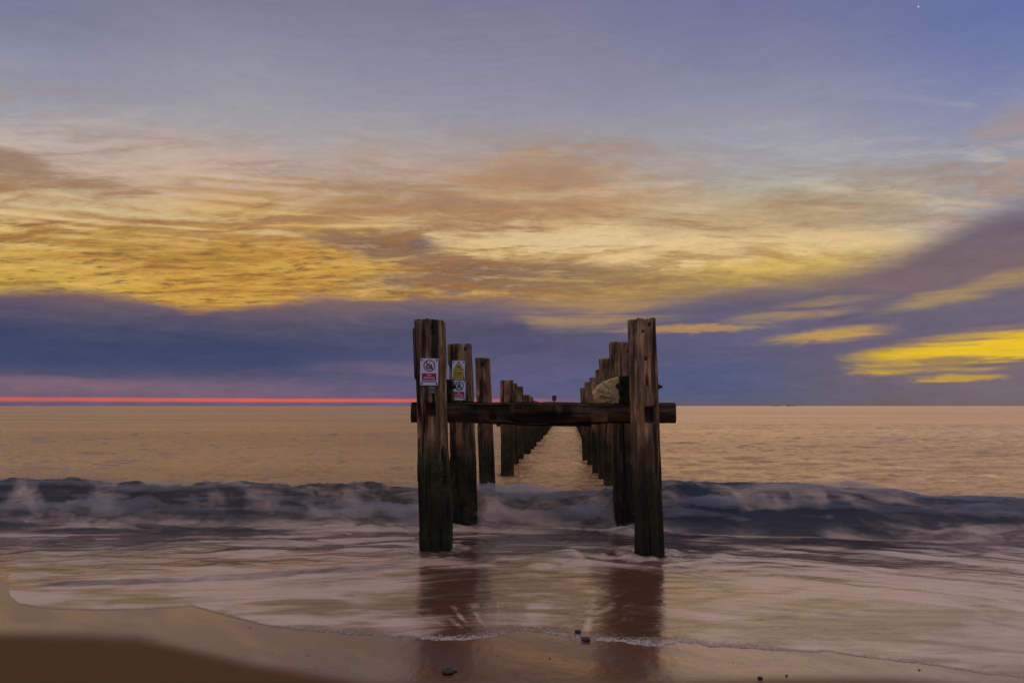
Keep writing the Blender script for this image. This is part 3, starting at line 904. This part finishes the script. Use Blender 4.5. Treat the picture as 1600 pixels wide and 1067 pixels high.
M_POST = wood('weathered_post_timber', 1.0, 0.36, 2.2)
M_BEAM = wood('dark_beam_timber', -5, 0.4, 1.3, 'X', dark=0.62)
M_LOG = wood('pale_lichen_timber', -5, 0.4, 3.4, 'Y', lichen=0.85, gd=0.3, blocky=0.7)
M_WALER = wood('dark_waler_timber', -5, 0.4, 0.35, 'Y', dark=0.8)
M_IRON = simple('rusty_iron', (0.022, 0.016, 0.013), 0.7, 0.3, 0.5)
M_SIGNW = simple('sign_white_enamel', (0.76, 0.76, 0.82), 0.45, 0, 0.06, 12)
M_RED = simple('sign_red_print', (0.42, 0.012, 0.025), 0.5, 0, 0.1)
M_BLACK = simple('sign_black_print', (0.02, 0.02, 0.022), 0.5, 0, 0.1)
M_YEL = simple('sign_yellow_print', (0.68, 0.47, 0.012), 0.5, 0, 0.08)
M_INK = simple('sign_white_print', (0.8, 0.76, 0.78), 0.5, 0, 0.05)
M_PLATE = simple('weathered_number_plate', (0.26, 0.20, 0.15), 0.6, 0.0, 0.35, 40)
M_STONE = simple('wet_dark_stone', (0.022, 0.017, 0.015), 0.25, 0, 0.5, 60)
M_STONEB = simple('wet_brown_stone', (0.075, 0.048, 0.032), 0.3, 0, 0.5, 60)
M_SHIP = simple('distant_ship_paint', (0.13, 0.12, 0.15), 0.6, 0, 0.1)
M_MARK = simple('marker_paint_dark_red', (0.045, 0.020, 0.026), 0.6, 0, 0.3)


def link_obj(name, me, parent=None, loc=(0, 0, 0)):
    o = bpy.data.objects.new(name, me)
    COL.objects.link(o)
    o.parent = parent
    o.location = loc
    return o


def tag(o, label, cat, group=None):
    o['label'] = label
    o['category'] = cat
    if group:
        o['group'] = group
    return o


def empty(name, loc):
    o = bpy.data.objects.new(name, None)
    o.empty_display_size = 0.1
    COL.objects.link(o)
    o.location = loc
    return o


def bm_obj(name, bm, material, parent=None, loc=(0, 0, 0), smooth=False):
    me = bpy.data.meshes.new(name)
    bmesh.ops.recalc_face_normals(bm, faces=bm.faces[:])
    bm.to_mesh(me)
    bm.free()
    if smooth:
        for p in me.polygons:
            p.use_smooth = True
    me.materials.append(material)
    return link_obj(name, me, parent, loc)


def timber_mesh(name, w, dpt, length, res, seed, material, axis='Z', rough=1.0, holes=(), notch=(), taper=0.0, lean=(0, 0), topcut=0.03, sag=None, corner=0.035, base_flare=0.0):
    """an old squared timber along `axis` from 0 to length: worn corners, splits along the grain, knots and holes in the front (-Y) face.
    holes: (u, s, r, depth) with u across the front face, s along the timber"""
    per = 2 * (w + dpt)
    na = max(16, int(per / res))
    ns = max(10, int(length / (res * 1.6)))
    ang = []
    pts = []
    for i in range(na):
        s = (i + 0.5) / na * per
        if s < w: x, y = -w / 2 + s, -dpt / 2
        elif s < w + dpt: x, y = w / 2, -dpt / 2 + (s - w)
        elif s < 2 * w + dpt: x, y = w / 2 - (s - w - dpt), dpt / 2
        else: x, y = -w / 2, dpt / 2 - (s - 2 * w - dpt)
        # round the corners
        cx = max(abs(x) - (w / 2 - corner), 0); cy = max(abs(y) - (dpt / 2 - corner), 0)
        r = math.hypot(cx, cy)
        if r > corner:
            x = math.copysign(w / 2 - corner + cx / r * corner, x); y = math.copysign(dpt / 2 - corner + cy / r * corner, y)
        pts.append((x, y)); ang.append(s)
    P = np.array(pts); S = np.linspace(0, length, ns)
    px = np.repeat(P[None, :, 0], ns, 0); py = np.repeat(P[None, :, 1], ns, 0); L = np.repeat(S[:, None], na, 1)
    rad = np.hypot(px, py)
    nx, ny = px / rad, py / rad
    ca, sa = np.cos(np.array(ang) / per * 2 * np.pi)[None, :], np.sin(np.array(ang) / per * 2 * np.pi)[None, :]
    k = per / 2 / np.pi
    disp = 0.020 * rough * fbm(ca * 2 + 5, sa * 2 + 3, L * 1.1, seed=seed, octaves=3)
    grain = fbm(ca * k * 34, sa * k * 34, L * 0.9, seed=seed + 7, octaves=3)
    disp += 0.0045 * rough * grain
    crack = fbm(ca * k * 16, sa * k * 16, L * 0.35, seed=seed + 13, octaves=2)
    disp -= 0.022 * rough * np.exp(-(crack / 0.025) ** 2) * ss(fbm(ca * 2, sa * 2, L * 0.9, seed=seed + 19, octaves=2), -0.1, 0.25)
    # worn away bites on corners
    crk = np.exp(-(crack / 0.030) ** 2) * ss(fbm(ca * 2, sa * 2, L * 0.9, seed=seed + 19, octaves=2), -0.15, 0.2)
    bite = fbm(ca * 2.2 + 9, sa * 2.2, L * 2.2, seed=seed + 23, octaves=3)
    cornerness = ss(rad, max(w, dpt) * 0.54, max(w, dpt) * 0.66)
    disp -= 0.05 * rough * cornerness * ss(bite, 0.12, 0.5)
    front = py < -dpt / 2 + 0.02
    for (u, s, r, dep) in holes:
        q = np.hypot(px - u, (L - s))
        crk = np.maximum(crk, np.where(front, np.exp(-(q / r) ** 4), 0))
        disp -= np.where(front, dep * np.exp(-(q / r) ** 4), 0)
    for (u, s, ru, rs, dep) in notch:
        q = np.maximum(np.abs(px - u) / ru, np.abs(L - s) / rs)
        disp -= np.where(front, dep * ss(-q, -1.15, -0.8), 0)
        crk = np.maximum(crk, np.where(front, 0.9 * ss(-q, -1.3, -0.8), 0))
    tp = 1 - taper * L / length
    if base_flare:
        tp = tp + base_flare * np.exp(-L / 0.3)
    x = px * tp + nx * disp + lean[0] * L; y = py * tp + ny * disp + lean[1] * L
    z = L.copy()
    # uneven ends
    e = fbm(px * 14 + seed, py * 14, seed=seed + 31, octaves=3)
    z += np.where(L > length * 0.5, 1, 0) * ss(L, length - 0.12, length) * topcut * e * 1.6
    z -= np.where(L < length * 0.5, 1, 0) * ss(-L, -0.12, 0) * topcut * e * 1.6
    if sag is not None:
        dzv, dyv = sag(L)
        x, y, z = x, y + dyv * 0, z
        y = y * dzv
    rows = np.stack([x, y, z], -1)
    # caps: rings shrinking to the centre with end-grain relief
    def cap(ring, sgn):
        c = ring.mean(0)
        out = []
        sm = ring.copy()
        for _ in range(40):
            sm = (np.roll(sm, 1, 0) + sm + np.roll(sm, -1, 0)) / 3
        for f in (0.93, 0.7, 0.4, 0.12):
            rb = 0.5 * ring + 0.5 * sm if f > 0.9 else sm
            rr = c + (rb - c) * f
            rr[:, 2] = ring[:, 2] * f + c[2] * (1 - f) + sgn * (0.010 * (1 - f) + 0.012 * rough * fbm(rr[:, 0] * 28, rr[:, 1] * 28, seed=seed + 41, octaves=3))
            out.append(rr)
        return out
    top = cap(rows[-1], 1); bot = cap(rows[0], -1)
    allr = np.concatenate([np.array(bot[::-1]), rows, np.array(top)], 0)
    nr = allr.shape[0]
    V = allr.reshape(-1, 3)
    if axis == 'X':      # along +X, front stays -Y, "up" side is +Z
        V = np.stack([V[:, 2], V[:, 1], -V[:, 0]], -1)
    elif axis == 'Y':
        V = np.stack([V[:, 0], V[:, 2], -V[:, 1]], -1)
    idx = np.arange(nr * na).reshape(nr, na)
    nxt = np.roll(idx, -1, 1)
    q = np.stack([idx[:-1], nxt[:-1], nxt[1:], idx[1:]], -1).reshape(-1, 4)
    faces = [tuple(f) for f in q.tolist()]
    faces.append(tuple(idx[-1].tolist())); faces.append(tuple(idx[0][::-1].tolist()))
    me = bpy.data.meshes.new(name)
    me.from_pydata(V.tolist(), [], faces)
    me.polygons.foreach_set('use_smooth', np.ones(len(me.polygons), dtype=bool))
    me.materials.append(material)
    me.update()
    ck = np.zeros((nr, na)); ck[len(bot):len(bot) + ns] = crk
    at = me.attributes.new('crack', 'FLOAT', 'POINT')
    at.data.foreach_set('value', ck.ravel().astype(np.float32))
    return me


BURY = 0.5


def post(px_base, d, py_top, width, seed, label, lean=-0.030, res=0.02, holes=(), notch=(), taper=0.08, depth=None, px_top=None, group=None, topcut=0.012):
    """one driven timber post; px_base is where its centre line meets the water in the photo"""
    X = (px_base - CX) / F * d
    ztop = H + (HY - py_top) / F * (d - width / 2)
    ln = ztop + BURY
    if px_top is not None:
        lean = ((px_top - CX) / F * d - X) / ztop
    me = timber_mesh('groyne_post', width, depth or width, ln, res, seed, M_POST, holes=holes, notch=notch, taper=taper, lean=(lean, 0), topcut=topcut, base_flare=0.03, rough=1.5 if res < 0.018 else 1.1)
    o = link_obj('groyne_post', me, None, (X - lean * BURY, d, -BURY))
    tag(o, label, 'post', group)
    return o


def on_post(px, py, d):
    return Vector(((px - CX) / F * d, d, H + (HY - py) / F * d))


ROW_L, ROW_R = 'posts of the left row', 'posts of the right row'
D_L1, D_R1, D_L2, D_R2 = 7.02, 6.80, 8.50, 8.30


def hz(py, d, w=0.33):
    return H + (HY - py) / F * (d - w / 2) + BURY


l1 = post(682, D_L1, 499, 0.318, 101, 'front post of the left row, carrying the no swimming sign and number plate', px_top=672, res=0.0105, taper=0.09, group=ROW_L,
          holes=[(0.045, hz(512, D_L1), 0.016, 0.05), (0.055, hz(521, D_L1), 0.022, 0.03)], notch=[(0.005, hz(640, D_L1), 0.045, 0.06, 0.07)])
r1 = post(1016, D_R1, 499, 0.262, 202, 'front post of the right row, tall and rugged with a bolt through its side', px_top=1002, res=0.0105, taper=0.08, group=ROW_R,
          holes=[(0.06, hz(507, D_R1), 0.016, 0.05), (-0.01, hz(517, D_R1), 0.014, 0.05), (0.01, hz(560, D_R1), 0.017, 0.05)],
          notch=[(0.03, hz(648, D_R1), 0.055, 0.075, 0.06)], topcut=0.03)
l2 = post(727, D_L2, 537, 0.31, 303, 'second post of the left row, carrying the yellow danger sign', px_top=719, res=0.013, taper=0.08, group=ROW_L,
          holes=[(0.08, hz(546, D_L2), 0.018, 0.05), (-0.06, hz(550, D_L2), 0.016, 0.05)])
r2 = post(980, D_R2, 534, 0.29, 404, 'second post of the right row, behind the pale broken log', px_top=969, res=0.014, taper=0.06, group=ROW_R,
          holes=[(0.085, hz(548, D_R2), 0.016, 0.05)])
l3 = post(762, 12.3, 559, 0.285, 505, 'third post of the left row, plain weathered, right of the danger sign', px_top=754, res=0.02, group=ROW_L, holes=[(-0.01, hz(570, 12.3), 0.03, 0.05)])
post(793, 14.8, 594, 0.285, 606, 'fourth post of the left row, short and square topped', px_top=792, res=0.026, group=ROW_L)
post(803, 17.4, 599, 0.26, 707, 'thin slice of the fifth post of the left row, tucked behind the fourth', px_top=801, res=0.035, group=ROW_L)
post(811, 19.4, 604, 0.27, 808, 'sixth post of the left row, flat topped, last one standing well above the beam', px_top=810, res=0.035, group=ROW_L)
post(956, 12.9, 560, 0.27, 909, 'third post of the right row, stepping down behind the log', px_top=947, res=0.02, group=ROW_R)
post(943, 14.1, 577, 0.20, 910, 'slim fourth post of the right row, between two wider ones', px_top=938, res=0.026, group=ROW_R)
post(935, 15.1, 590, 0.25, 911, 'fifth post of the right row, wide with a pale edge', px_top=930, res=0.026, group=ROW_R)
post(925, 17.2, 597, 0.23, 912, 'sixth post of the right row, low and narrow', px_top=920, res=0.035, group=ROW_R)
post(917, 19.2, 606, 0.24, 913, 'seventh post of the right row, dark with a stepped top', px_top=913, res=0.035, group=ROW_R)

far_l = 'small dark far post in the left row, below the crossbeam beyond the sixth post'
far_r = 'small dark far post in the right row, stepping towards the horizon beyond the seventh post'
dcur = 21.6
i = 0
while dcur < 50:
    X = -1.36 + 0.0845 * dcur
    pyt = [617, 620, 626, 627][i] if i < 4 else 630 + rng.uniform(0, 1.5)
    post(CX + F * X / dcur, dcur, pyt, 0.27, 1200 + i, far_l, lean=-0.012, res=0.05, group='far posts of the left row')
    dcur += 1.9 + rng.uniform(-0.25, 0.35) + i * 0.05
    i += 1
dcur = 21.4
i = 0
while dcur < 50:
    X = 0.82 + 0.0795 * dcur
    pyt = [612, 617, 620, 622, 625][i] if i < 5 else 629 + rng.uniform(0, 1.5)
    post(CX + F * X / dcur, dcur, pyt, 0.25, 1300 + i, far_r, lean=-0.02, res=0.05, group='far posts of the right row')
    dcur += 2.0 + rng.uniform(-0.25, 0.35) + i * 0.05
    i += 1

# ---- crossbeams
DBM = 7.29


def beam_mesh(name, length, hgt, thick, seed, mid_swell, res, material):
    me = timber_mesh(name, hgt, thick, length, res, seed, material, axis='X', rough=1.0, topcut=0.01, corner=0.02)
    n = len(me.vertices)
    co = np.empty(n * 3, np.float32); me.vertices.foreach_get('co', co); co = co.reshape(-1, 3)
    u = co[:, 0] / length
    sw = np.exp(-((u - 0.47) / 0.22) ** 2) * mid_swell
    co[:, 2] += np.where(co[:, 2] < 0, -sw * 0.9, sw * 0.35) + 0.012 * fbm(u * 9, 0 * u, seed=seed + 3, octaves=3)
    me.vertices.foreach_set('co', co.ravel()); me.update()
    return me


zb = H - (644 - HY) / F * DBM
xl, xr = (644 - CX) / F * DBM, (1053 - CX) / F * DBM
bm_ = link_obj('crossbeam', beam_mesh('crossbeam', xr - xl, 0.205, 0.22, 51, 0.03, 0.014, M_BEAM), None, (xl, DBM, zb))
bm_.rotation_euler = (0, R(0.25), 0)
tag(bm_, 'long dark horizontal crossbeam joining the two front posts', 'beam')
xl2, xr2 = (776 - CX) / F * 15.35, (958 - CX) / F * 15.35
b2 = link_obj('crossbeam', beam_mesh('crossbeam', xr2 - xl2, 0.22, 0.22, 57, 0.0, 0.03, M_BEAM), None, (xl2, 15.35, 1.155))
tag(b2, 'second crossbeam farther out, just below the front crossbeam, joining the rows', 'beam')

# ---- longitudinal walers behind the front posts
p0 = on_post(983, 612, 7.25)
log = link_obj('broken_log', None or timber_mesh('broken_log', 0.36, 0.44, 1.7, 0.012, 74, M_LOG, axis='Y', rough=1.7, topcut=0.05, corner=0.13), None, (1.155, 7.40, 1.585))
log.rotation_euler = (0, R(-28), R(-4.5))
tag(log, 'pale yellowish broken log with lichen and cracked round end beside the right front post', 'log')
blk = link_obj('timber_block', timber_mesh('timber_block', 0.15, 0.30, 0.10, 0.014, 77, M_WALER, axis='Y', rough=0.6, topcut=0.02, corner=0.015), None, (1.225, 7.24, 1.665))
tag(blk, 'dark timber block bolted between pale log and right front post', 'timber block')
wl = link_obj('waler_timber', timber_mesh('waler_timber', 0.085, 0.24, 0.32, 0.02, 79, M_WALER, axis='Y', rough=0.6, topcut=0.02, corner=0.02), None, (-0.690, 7.33, 1.665))
tag(wl, 'dark timber end poking out between the first and second left posts', 'timber')


def rod(name, p, axis, r, ln, material, parent=None, seg=10, taper=1.0):
    bm = bmesh.new()
    bmesh.ops.create_cone(bm, cap_ends=True, segments=seg, radius1=r, radius2=r * taper, depth=ln)
    rotm = Vector((0, 0, 1)).rotation_difference(Vector(axis)).to_matrix().to_4x4()
    bmesh.ops.transform(bm, matrix=rotm, verts=bm.verts)
    loc = Vector(p)
    if parent is not None:
        loc = loc - parent.location
    return bm_obj(name, bm, material, parent, loc)


# bolt through the right front post, its nut outside
pb = on_post(1026, 604, D_R1)
bolt = rod('bolt', pb + Vector((0.0, 0.02, 0)), (1, 0, 0), 0.014, 0.12, M_IRON, r1)
nut = rod('nut', (0, 0, 0), (1, 0, 0), 0.030, 0.026, M_IRON, None, 6); nut.parent = bolt; nut.location = (0.020, 0, 0)
wsh = rod('washer_plate', (0, 0, 0), (1, 0, 0), 0.055, 0.014, M_IRON, None, 4); wsh.parent = bolt; wsh.location = (-0.012, 0, 0)
# nut on the log / block
pk = on_post(966, 603, 7.17)
rod('nut', pk, (0, -1, 0), 0.030, 0.05, M_IRON, blk, 6)
pk = on_post(706, 604, 7.40)
rod('bolt', pk + Vector((0.01, 0, 0)), (1, 0, 0), 0.022, 0.07, M_IRON, wl, 8)
# plank nailed along the left side of the front left post
pl_me = timber_mesh('side_plank', 0.05, 0.16, 0.52, 0.012, 83, M_POST, rough=0.5, topcut=0.03, corner=0.01)
pp = on_post(652.5, 592, D_L1 + 0.02)
pl = link_obj('side_plank', pl_me, l1, pp - l1.location)
pl.rotation_euler = (0, R(-2.0), 0)

# ---- marker beacon beyond the end of the left row
bd = 60.0
mk = empty('marker_beacon', ((866 - CX) / F * bd, bd, -0.8))
tag(mk, 'small square topped marker on a pole at the far end of the rows', 'marker')
bm = bmesh.new(); bmesh.ops.create_cone(bm, cap_ends=True, segments=10, radius1=0.07, radius2=0.055, depth=2.8)
bm_obj('pole', bm, M_MARK, mk, (0, 0, 1.4))
bm = bmesh.new(); bmesh.ops.create_cube(bm, size=1.0); bmesh.ops.scale(bm, vec=(0.36, 0.30, 0.46), verts=bm.verts)
bmesh.ops.bevel(bm, geom=bm.edges[:], offset=0.03, segments=2, affect='EDGES')
bm_obj('topmark', bm, M_MARK, mk, (0, 0, 0.8 + H + (HY - 622) / F * bd))


# ------------------------------------------------------------------ signs
def flat(name, pts, depth, material, parent, off):
    bm = bmesh.new()
    vs = [bm.verts.new((x, 0, z)) for x, z in pts]
    f = bm.faces.new(vs)
    r = bmesh.ops.extrude_face_region(bm, geom=[f])
    bmesh.ops.translate(bm, vec=(0, -depth, 0), verts=[v for v in r['geom'] if isinstance(v, bmesh.types.BMVert)])
    return bm_obj(name, bm, material, parent, (0, off, 0))


def rect(x0, z0, x1, z1):
    return [(x0, z0), (x1, z0), (x1, z1), (x0, z1)]


def ring_pts(name, cx, cz, r0, r1, depth, material, parent, off, n=40):
    bm = bmesh.new()
    a = [bm.verts.new((cx + r0 * math.cos(t), 0, cz + r0 * math.sin(t))) for t in [2 * math.pi * i / n for i in range(n)]]
    b = [bm.verts.new((cx + r1 * math.cos(t), 0, cz + r1 * math.sin(t))) for t in [2 * math.pi * i / n for i in range(n)]]
    fs = [bm.faces.new((a[i], a[(i + 1) % n], b[(i + 1) % n], b[i])) for i in range(n)]
    r = bmesh.ops.extrude_face_region(bm, geom=fs)
    bmesh.ops.translate(bm, vec=(0, -depth, 0), verts=[v for v in r['geom'] if isinstance(v, bmesh.types.BMVert)])
    return bm_obj(name, bm, material, parent, (0, off, 0))


def text(s, x, z, size, material, parent, off, width=None):
    cu = bpy.data.curves.new('lettering', 'FONT')
    cu.body = s
    cu.size = size
    cu.align_x = 'CENTER'
    cu.extrude = 0.0004
    cu.offset = size * 0.012
    to = bpy.data.objects.new('lettering', cu)
    COL.objects.link(to)
    bpy.context.view_layer.update()
    me = bpy.data.meshes.new_from_object(to.evaluated_get(bpy.context.evaluated_depsgraph_get()))
    bpy.data.objects.remove(to)
    me.name = 'lettering'
    me.transform(Matrix.Rotation(R(90), 4, 'X'))
    me.materials.clear(); me.materials.append(material)
    if width:
        xs = [v.co.x for v in me.vertices]
        k = width / (max(xs) - min(xs))
        if k < 1:
            me.transform(Matrix.Diagonal((k, 1, 1, 1)))
    return link_obj('lettering', me, parent, (x, off, z))


def wavy(cx, cz, w, amp, th, n=24, turns=2.5):
    up = [(cx - w / 2 + w * i / n, cz + amp * math.sin(turns * 2 * math.pi * i / n) + th / 2) for i in range(n + 1)]
    dn = [(x, z - th) for x, z in up][::-1]
    return up + dn


def thick(pts, th):
    """polyline with thickness"""
    a, b = [], []
    for i, p in enumerate(pts):
        q0 = pts[max(i - 1, 0)]; q1 = pts[min(i + 1, len(pts) - 1)]
        t = Vector((q1[0] - q0[0], q1[1] - q0[1])).normalized() * (th / 2)
        a.append((p[0] - t.y, p[1] + t.x)); b.append((p[0] + t.y, p[1] - t.x))
    return a + b[::-1]


def board(root, w, h):
    bm = bmesh.new()
    n = 5
    r = 0.012
    pts = []
    for (sx, sz, a0) in ((1, 1, 0), (-1, 1, 90), (-1, -1, 180), (1, -1, 270)):
        for i in range(n):
            a = R(a0 + 90 * i / (n - 1))
            pts.append((sx * (w / 2 - r) + r * math.cos(a), sz * (h / 2 - r) + r * math.sin(a)))
    o = flat('board', pts, 0.004, M_SIGNW, root, 0)
    for sx in (-1, 1):
        for sz in (-1, 1):
            s = rod('screw', (0, 0, 0), (0, -1, 0), 0.0085, 0.006, M_IRON, None, 10)
            s.parent = root; s.location = (sx * (w / 2 - 0.016), -0.0065, sz * (h / 2 - 0.018))
    return o


def circle_pts(cx, cz, r, n=18):
    return [(cx + r * math.cos(2 * math.pi * i / n), cz + r * math.sin(2 * math.pi * i / n)) for i in range(n)]


def sign_root(name, px, py, d, tilt):
    e = empty(name, on_post(px, py, d))
    e.rotation_euler = (0, R(tilt), 0)
    return e


OFF = -0.0045
# 1: no swimming
DS1 = D_L1 - 0.318 / 2 - 0.012
s1 = sign_root('no_swimming_sign', 670.7, 581, DS1, 0.8)
w, h = 0.182, 0.270
tag(s1, 'white no swimming sign with red ring and red text panel on front left post', 'sign')
board(s1, w, h)
ring_pts('prohibition_ring', 0, 0.062, 0.049, 0.059, 0.001, M_RED, s1, OFF)
flat('wave_symbol', wavy(0.0, 0.044, 0.074, 0.004, 0.009), 0.001, M_BLACK, s1, OFF - 0.0003)
flat('wave_symbol', wavy(0.0, 0.031, 0.060, 0.004, 0.007), 0.001, M_BLACK, s1, OFF - 0.0003)
flat('swimmer_symbol', thick([(-0.034, 0.058), (-0.014, 0.066), (-0.004, 0.082), (0.008, 0.078)], 0.011), 0.001, M_BLACK, s1, OFF - 0.0003)
flat('swimmer_head', circle_pts(0.020, 0.064, 0.010), 0.001, M_BLACK, s1, OFF - 0.0003)
flat('prohibition_bar', thick([(-0.038, 0.100), (0.038, 0.024)], 0.011), 0.001, M_RED, s1, OFF - 0.0016)
flat('text_panel', rect(-0.072, -0.102, 0.072, -0.014), 0.001, M_RED, s1, OFF)
text('No', 0, -0.040, 0.030, M_INK, s1, OFF - 0.0018)
text('swimming', 0, -0.066, 0.030, M_INK, s1, OFF - 0.0018, 0.108)
text('near groynes', 0, -0.093, 0.030, M_INK, s1, OFF - 0.0018, 0.134)
# number plate below
s1b = sign_root('number_plate', 675, 609, DS1 + 0.004, 0)
tag(s1b, 'small weathered plate with characters D10 beneath the no swimming sign', 'number plate')
flat('plate', rect(-0.031, -0.033, 0.031, 0.033), 0.004, M_PLATE, s1b, 0)
text('D10', 0, -0.013, 0.036, M_BLACK, s1b, OFF - 0.001, 0.050)
# 2: danger
DS2 = D_L2 - 0.31 / 2 - 0.012
s2 = sign_root('danger_sign', 716.4, 578, DS2, 1.2)
w, h = 0.158, 0.228
tag(s2, 'yellow danger warning sign with black triangle, upper sign on second left post', 'sign')
board(s2, w, h)


def tri(cz, r):
    return [(0, cz + r), (-r * 0.88, cz - r * 0.56), (r * 0.88, cz - r * 0.56)]


flat('triangle_border', tri(0.038, 0.073), 0.001, M_BLACK, s2, OFF)
flat('warning_triangle', tri(0.038, 0.060), 0.001, M_YEL, s2, OFF - 0.0014)
flat('wave_symbol', wavy(0, 0.030, 0.050, 0.004, 0.011), 0.001, M_BLACK, s2, OFF - 0.0028)
flat('wave_symbol', wavy(0, 0.046, 0.030, 0.004, 0.009), 0.001, M_BLACK, s2, OFF - 0.0028)
flat('text_panel', rect(-0.070, -0.108, 0.070, -0.008), 0.001, M_YEL, s2, OFF)
text('Danger', 0, -0.042, 0.038, M_BLACK, s2, OFF - 0.0018, 0.10)
text('Beware of', 0, -0.070, 0.028, M_BLACK, s2, OFF - 0.0018, 0.118)
text('groynes', 0, -0.098, 0.028, M_BLACK, s2, OFF - 0.0018, 0.118)
# 3: no climbing
s3 = sign_root('no_climbing_sign', 717.2, 609.5, DS2, 0.8)
w, h = 0.158, 0.238
tag(s3, 'white no climbing sign with black ring and red panel, below danger sign', 'sign')
board(s3, w, h)
ring_pts('prohibition_ring', 0, 0.050, 0.046, 0.056, 0.001, M_BLACK, s3, OFF)
flat('climber_symbol', thick([(-0.012, 0.020), (-0.004, 0.042), (0.002, 0.060), (0.014, 0.070)], 0.011), 0.001, M_BLACK, s3, OFF - 0.0003)
flat('climber_arm', thick([(0.022, 0.048), (0.002, 0.058), (-0.018, 0.052)], 0.008), 0.001, M_BLACK, s3, OFF - 0.0006)
flat('climber_head', circle_pts(0.004, 0.080, 0.010), 0.001, M_BLACK, s3, OFF - 0.0003)
flat('groyne_symbol', thick([(-0.026, 0.010), (-0.026, 0.034), (0.026, 0.034), (0.026, 0.010)], 0.010), 0.001, M_BLACK, s3, OFF - 0.0009)
flat('prohibition_bar', thick([(-0.036, 0.086), (0.036, 0.014)], 0.011), 0.001, M_BLACK, s3, OFF - 0.0016)
flat('text_panel', rect(-0.066, -0.098, 0.066, -0.018), 0.001, M_RED, s3, OFF)
text('No', 0, -0.040, 0.028, M_INK, s3, OFF - 0.0018)
text('climbing', 0, -0.064, 0.028, M_INK, s3, OFF - 0.0018, 0.10)
text('on groynes', 0, -0.090, 0.028, M_INK, s3, OFF - 0.0018, 0.122)


# ------------------------------------------------------------------ stones on the sand
def stone(px, py, w, h, dpt, seed, label, material, rz=0):
    X, d = from_px(px, py)
    bm = bmesh.new()
    bmesh.ops.create_icosphere(bm, subdivisions=3, radius=0.5)
    co = np.array([v.co[:] for v in bm.verts])
    n = fbm(co[:, 0] * 2.2 + seed, co[:, 1] * 2.2, co[:, 2] * 2.2, seed=seed, octaves=3)
    for v, k in zip(bm.verts, n):
        v.co *= (1 + 0.45 * k)
        v.co.x *= w * 0.85; v.co.y *= dpt * 0.85; v.co.z *= h * 0.85
    o = bm_obj('stone', bm, material, None, (X, d, float(sand_z(np.array(X), np.array(d))) + h * 0.28), True)
    o.rotation_euler = (0, 0, R(rz))
    tag(o, label, 'stone', 'stones on the wet sand')
    return o


stone(700, 1053, 0.075, 0.040, 0.06, 3, 'dark slab stone on bare wet sand nearest the camera, below the left post', M_STONE, 10)
stone(704, 1049, 0.080, 0.030, 0.05, 4, 'brown stone lying behind the dark slab stone on the wet sand', M_STONEB, -15)
stone(915, 1000, 0.080, 0.034, 0.06, 5, 'dark flat stone in the foam edge between the posts', M_STONE, -8)
stone(903, 988, 0.050, 0.030, 0.05, 6, 'smaller dark stone just behind flat stone in foam', M_STONE, 20)
stone(1188, 1060, 0.036, 0.022, 0.03, 9, 'black pebble alone on the sand at lower right', M_STONE, 0)
stone(1229, 1055, 0.014, 0.012, 0.014, 12, 'tiny pebble right of the black pebble at lower right', M_STONE, 0)


def grit_mesh():
    r = np.random.RandomState(21)
    n = 900
    X = r.uniform(-3.6, 3.2, n); d = r.uniform(3.2, 5.3, n)
    px, py = to_px(X, d)
    keep = (py > np.interp(px, ex, ey) + 8) & (vnoise(X * 1.3, d * 1.3, seed=22) + 0.5 > r.uniform(0.2, 0.9, n))
    X, d = X[keep], d[keep]
    n = len(X)
    z = sand_z(X, d)
    sz = 0.0016 + r.exponential(0.0016, n)
    octa = np.array([(1, 0, 0), (0, 1, 0), (-1, 0, 0), (0, -1, 0), (0, 0, 0.7), (0, 0, -0.4)], float)
    V = np.stack([X, d, z], -1)[:, None, :] + octa[None] * (sz[:, None, None] * r.uniform(0.6, 1.5, (n, 6, 1)))
    tri_ = [(0, 1, 4), (1, 2, 4), (2, 3, 4), (3, 0, 4), (1, 0, 5), (2, 1, 5), (3, 2, 5), (0, 3, 5)]
    faces = [tuple(i * 6 + k for k in t) for i in range(n) for t in tri_]
    me = bpy.data.meshes.new('shell_grit')
    me.from_pydata(V.reshape(-1, 3).tolist(), [], faces)
    me.materials.append(simple('shell_grit', (0.10, 0.075, 0.06), 0.5, 0, 0.9, 3.0))
    o = link_obj('shell_grit', me)
    o['kind'] = 'stuff'
    o['label'] = 'tiny dark specks of grit and shell scattered on the wet sand'
    o['category'] = 'grit'


grit_mesh()


# ------------------------------------------------------------------ ships on the horizon
def ship(px, d, ln, hgt, label, house):
    root = empty('cargo_ship', ((px - CX) / F * d, d, 0))
    tag(root, label, 'ship', 'ships on the horizon')
    bm = bmesh.new()
    prof = [(-ln / 2, 0), (ln * 0.46, 0), (ln / 2, hgt), (ln * 0.42, hgt * 0.8), (-ln * 0.5, hgt * 0.85)]
    vs = [bm.verts.new((x, -ln * 0.07, z)) for x, z in prof]
    f = bm.faces.new(vs)
    r = bmesh.ops.extrude_face_region(bm, geom=[f])
    bmesh.ops.translate(bm, vec=(0, ln * 0.14, 0), verts=[v for v in r['geom'] if isinstance(v, bmesh.types.BMVert)])
    bm_obj('hull', bm, M_SHIP, root)
    bm = bmesh.new(); bmesh.ops.create_cube(bm, size=1.0)
    bmesh.ops.scale(bm, vec=(ln * 0.13, ln * 0.12, hgt * 1.1), verts=bm.verts)
    bm_obj('deckhouse', bm, M_SHIP, root, (house * ln, 0, hgt * 1.3))


ship(1236, 5000, 62, 5.5, 'low dark ship silhouette on the horizon right of the posts', -0.36)
ship(1211, 5600, 70, 3.6, 'fainter ship silhouette on horizon, left of the darker ship', 0.3)
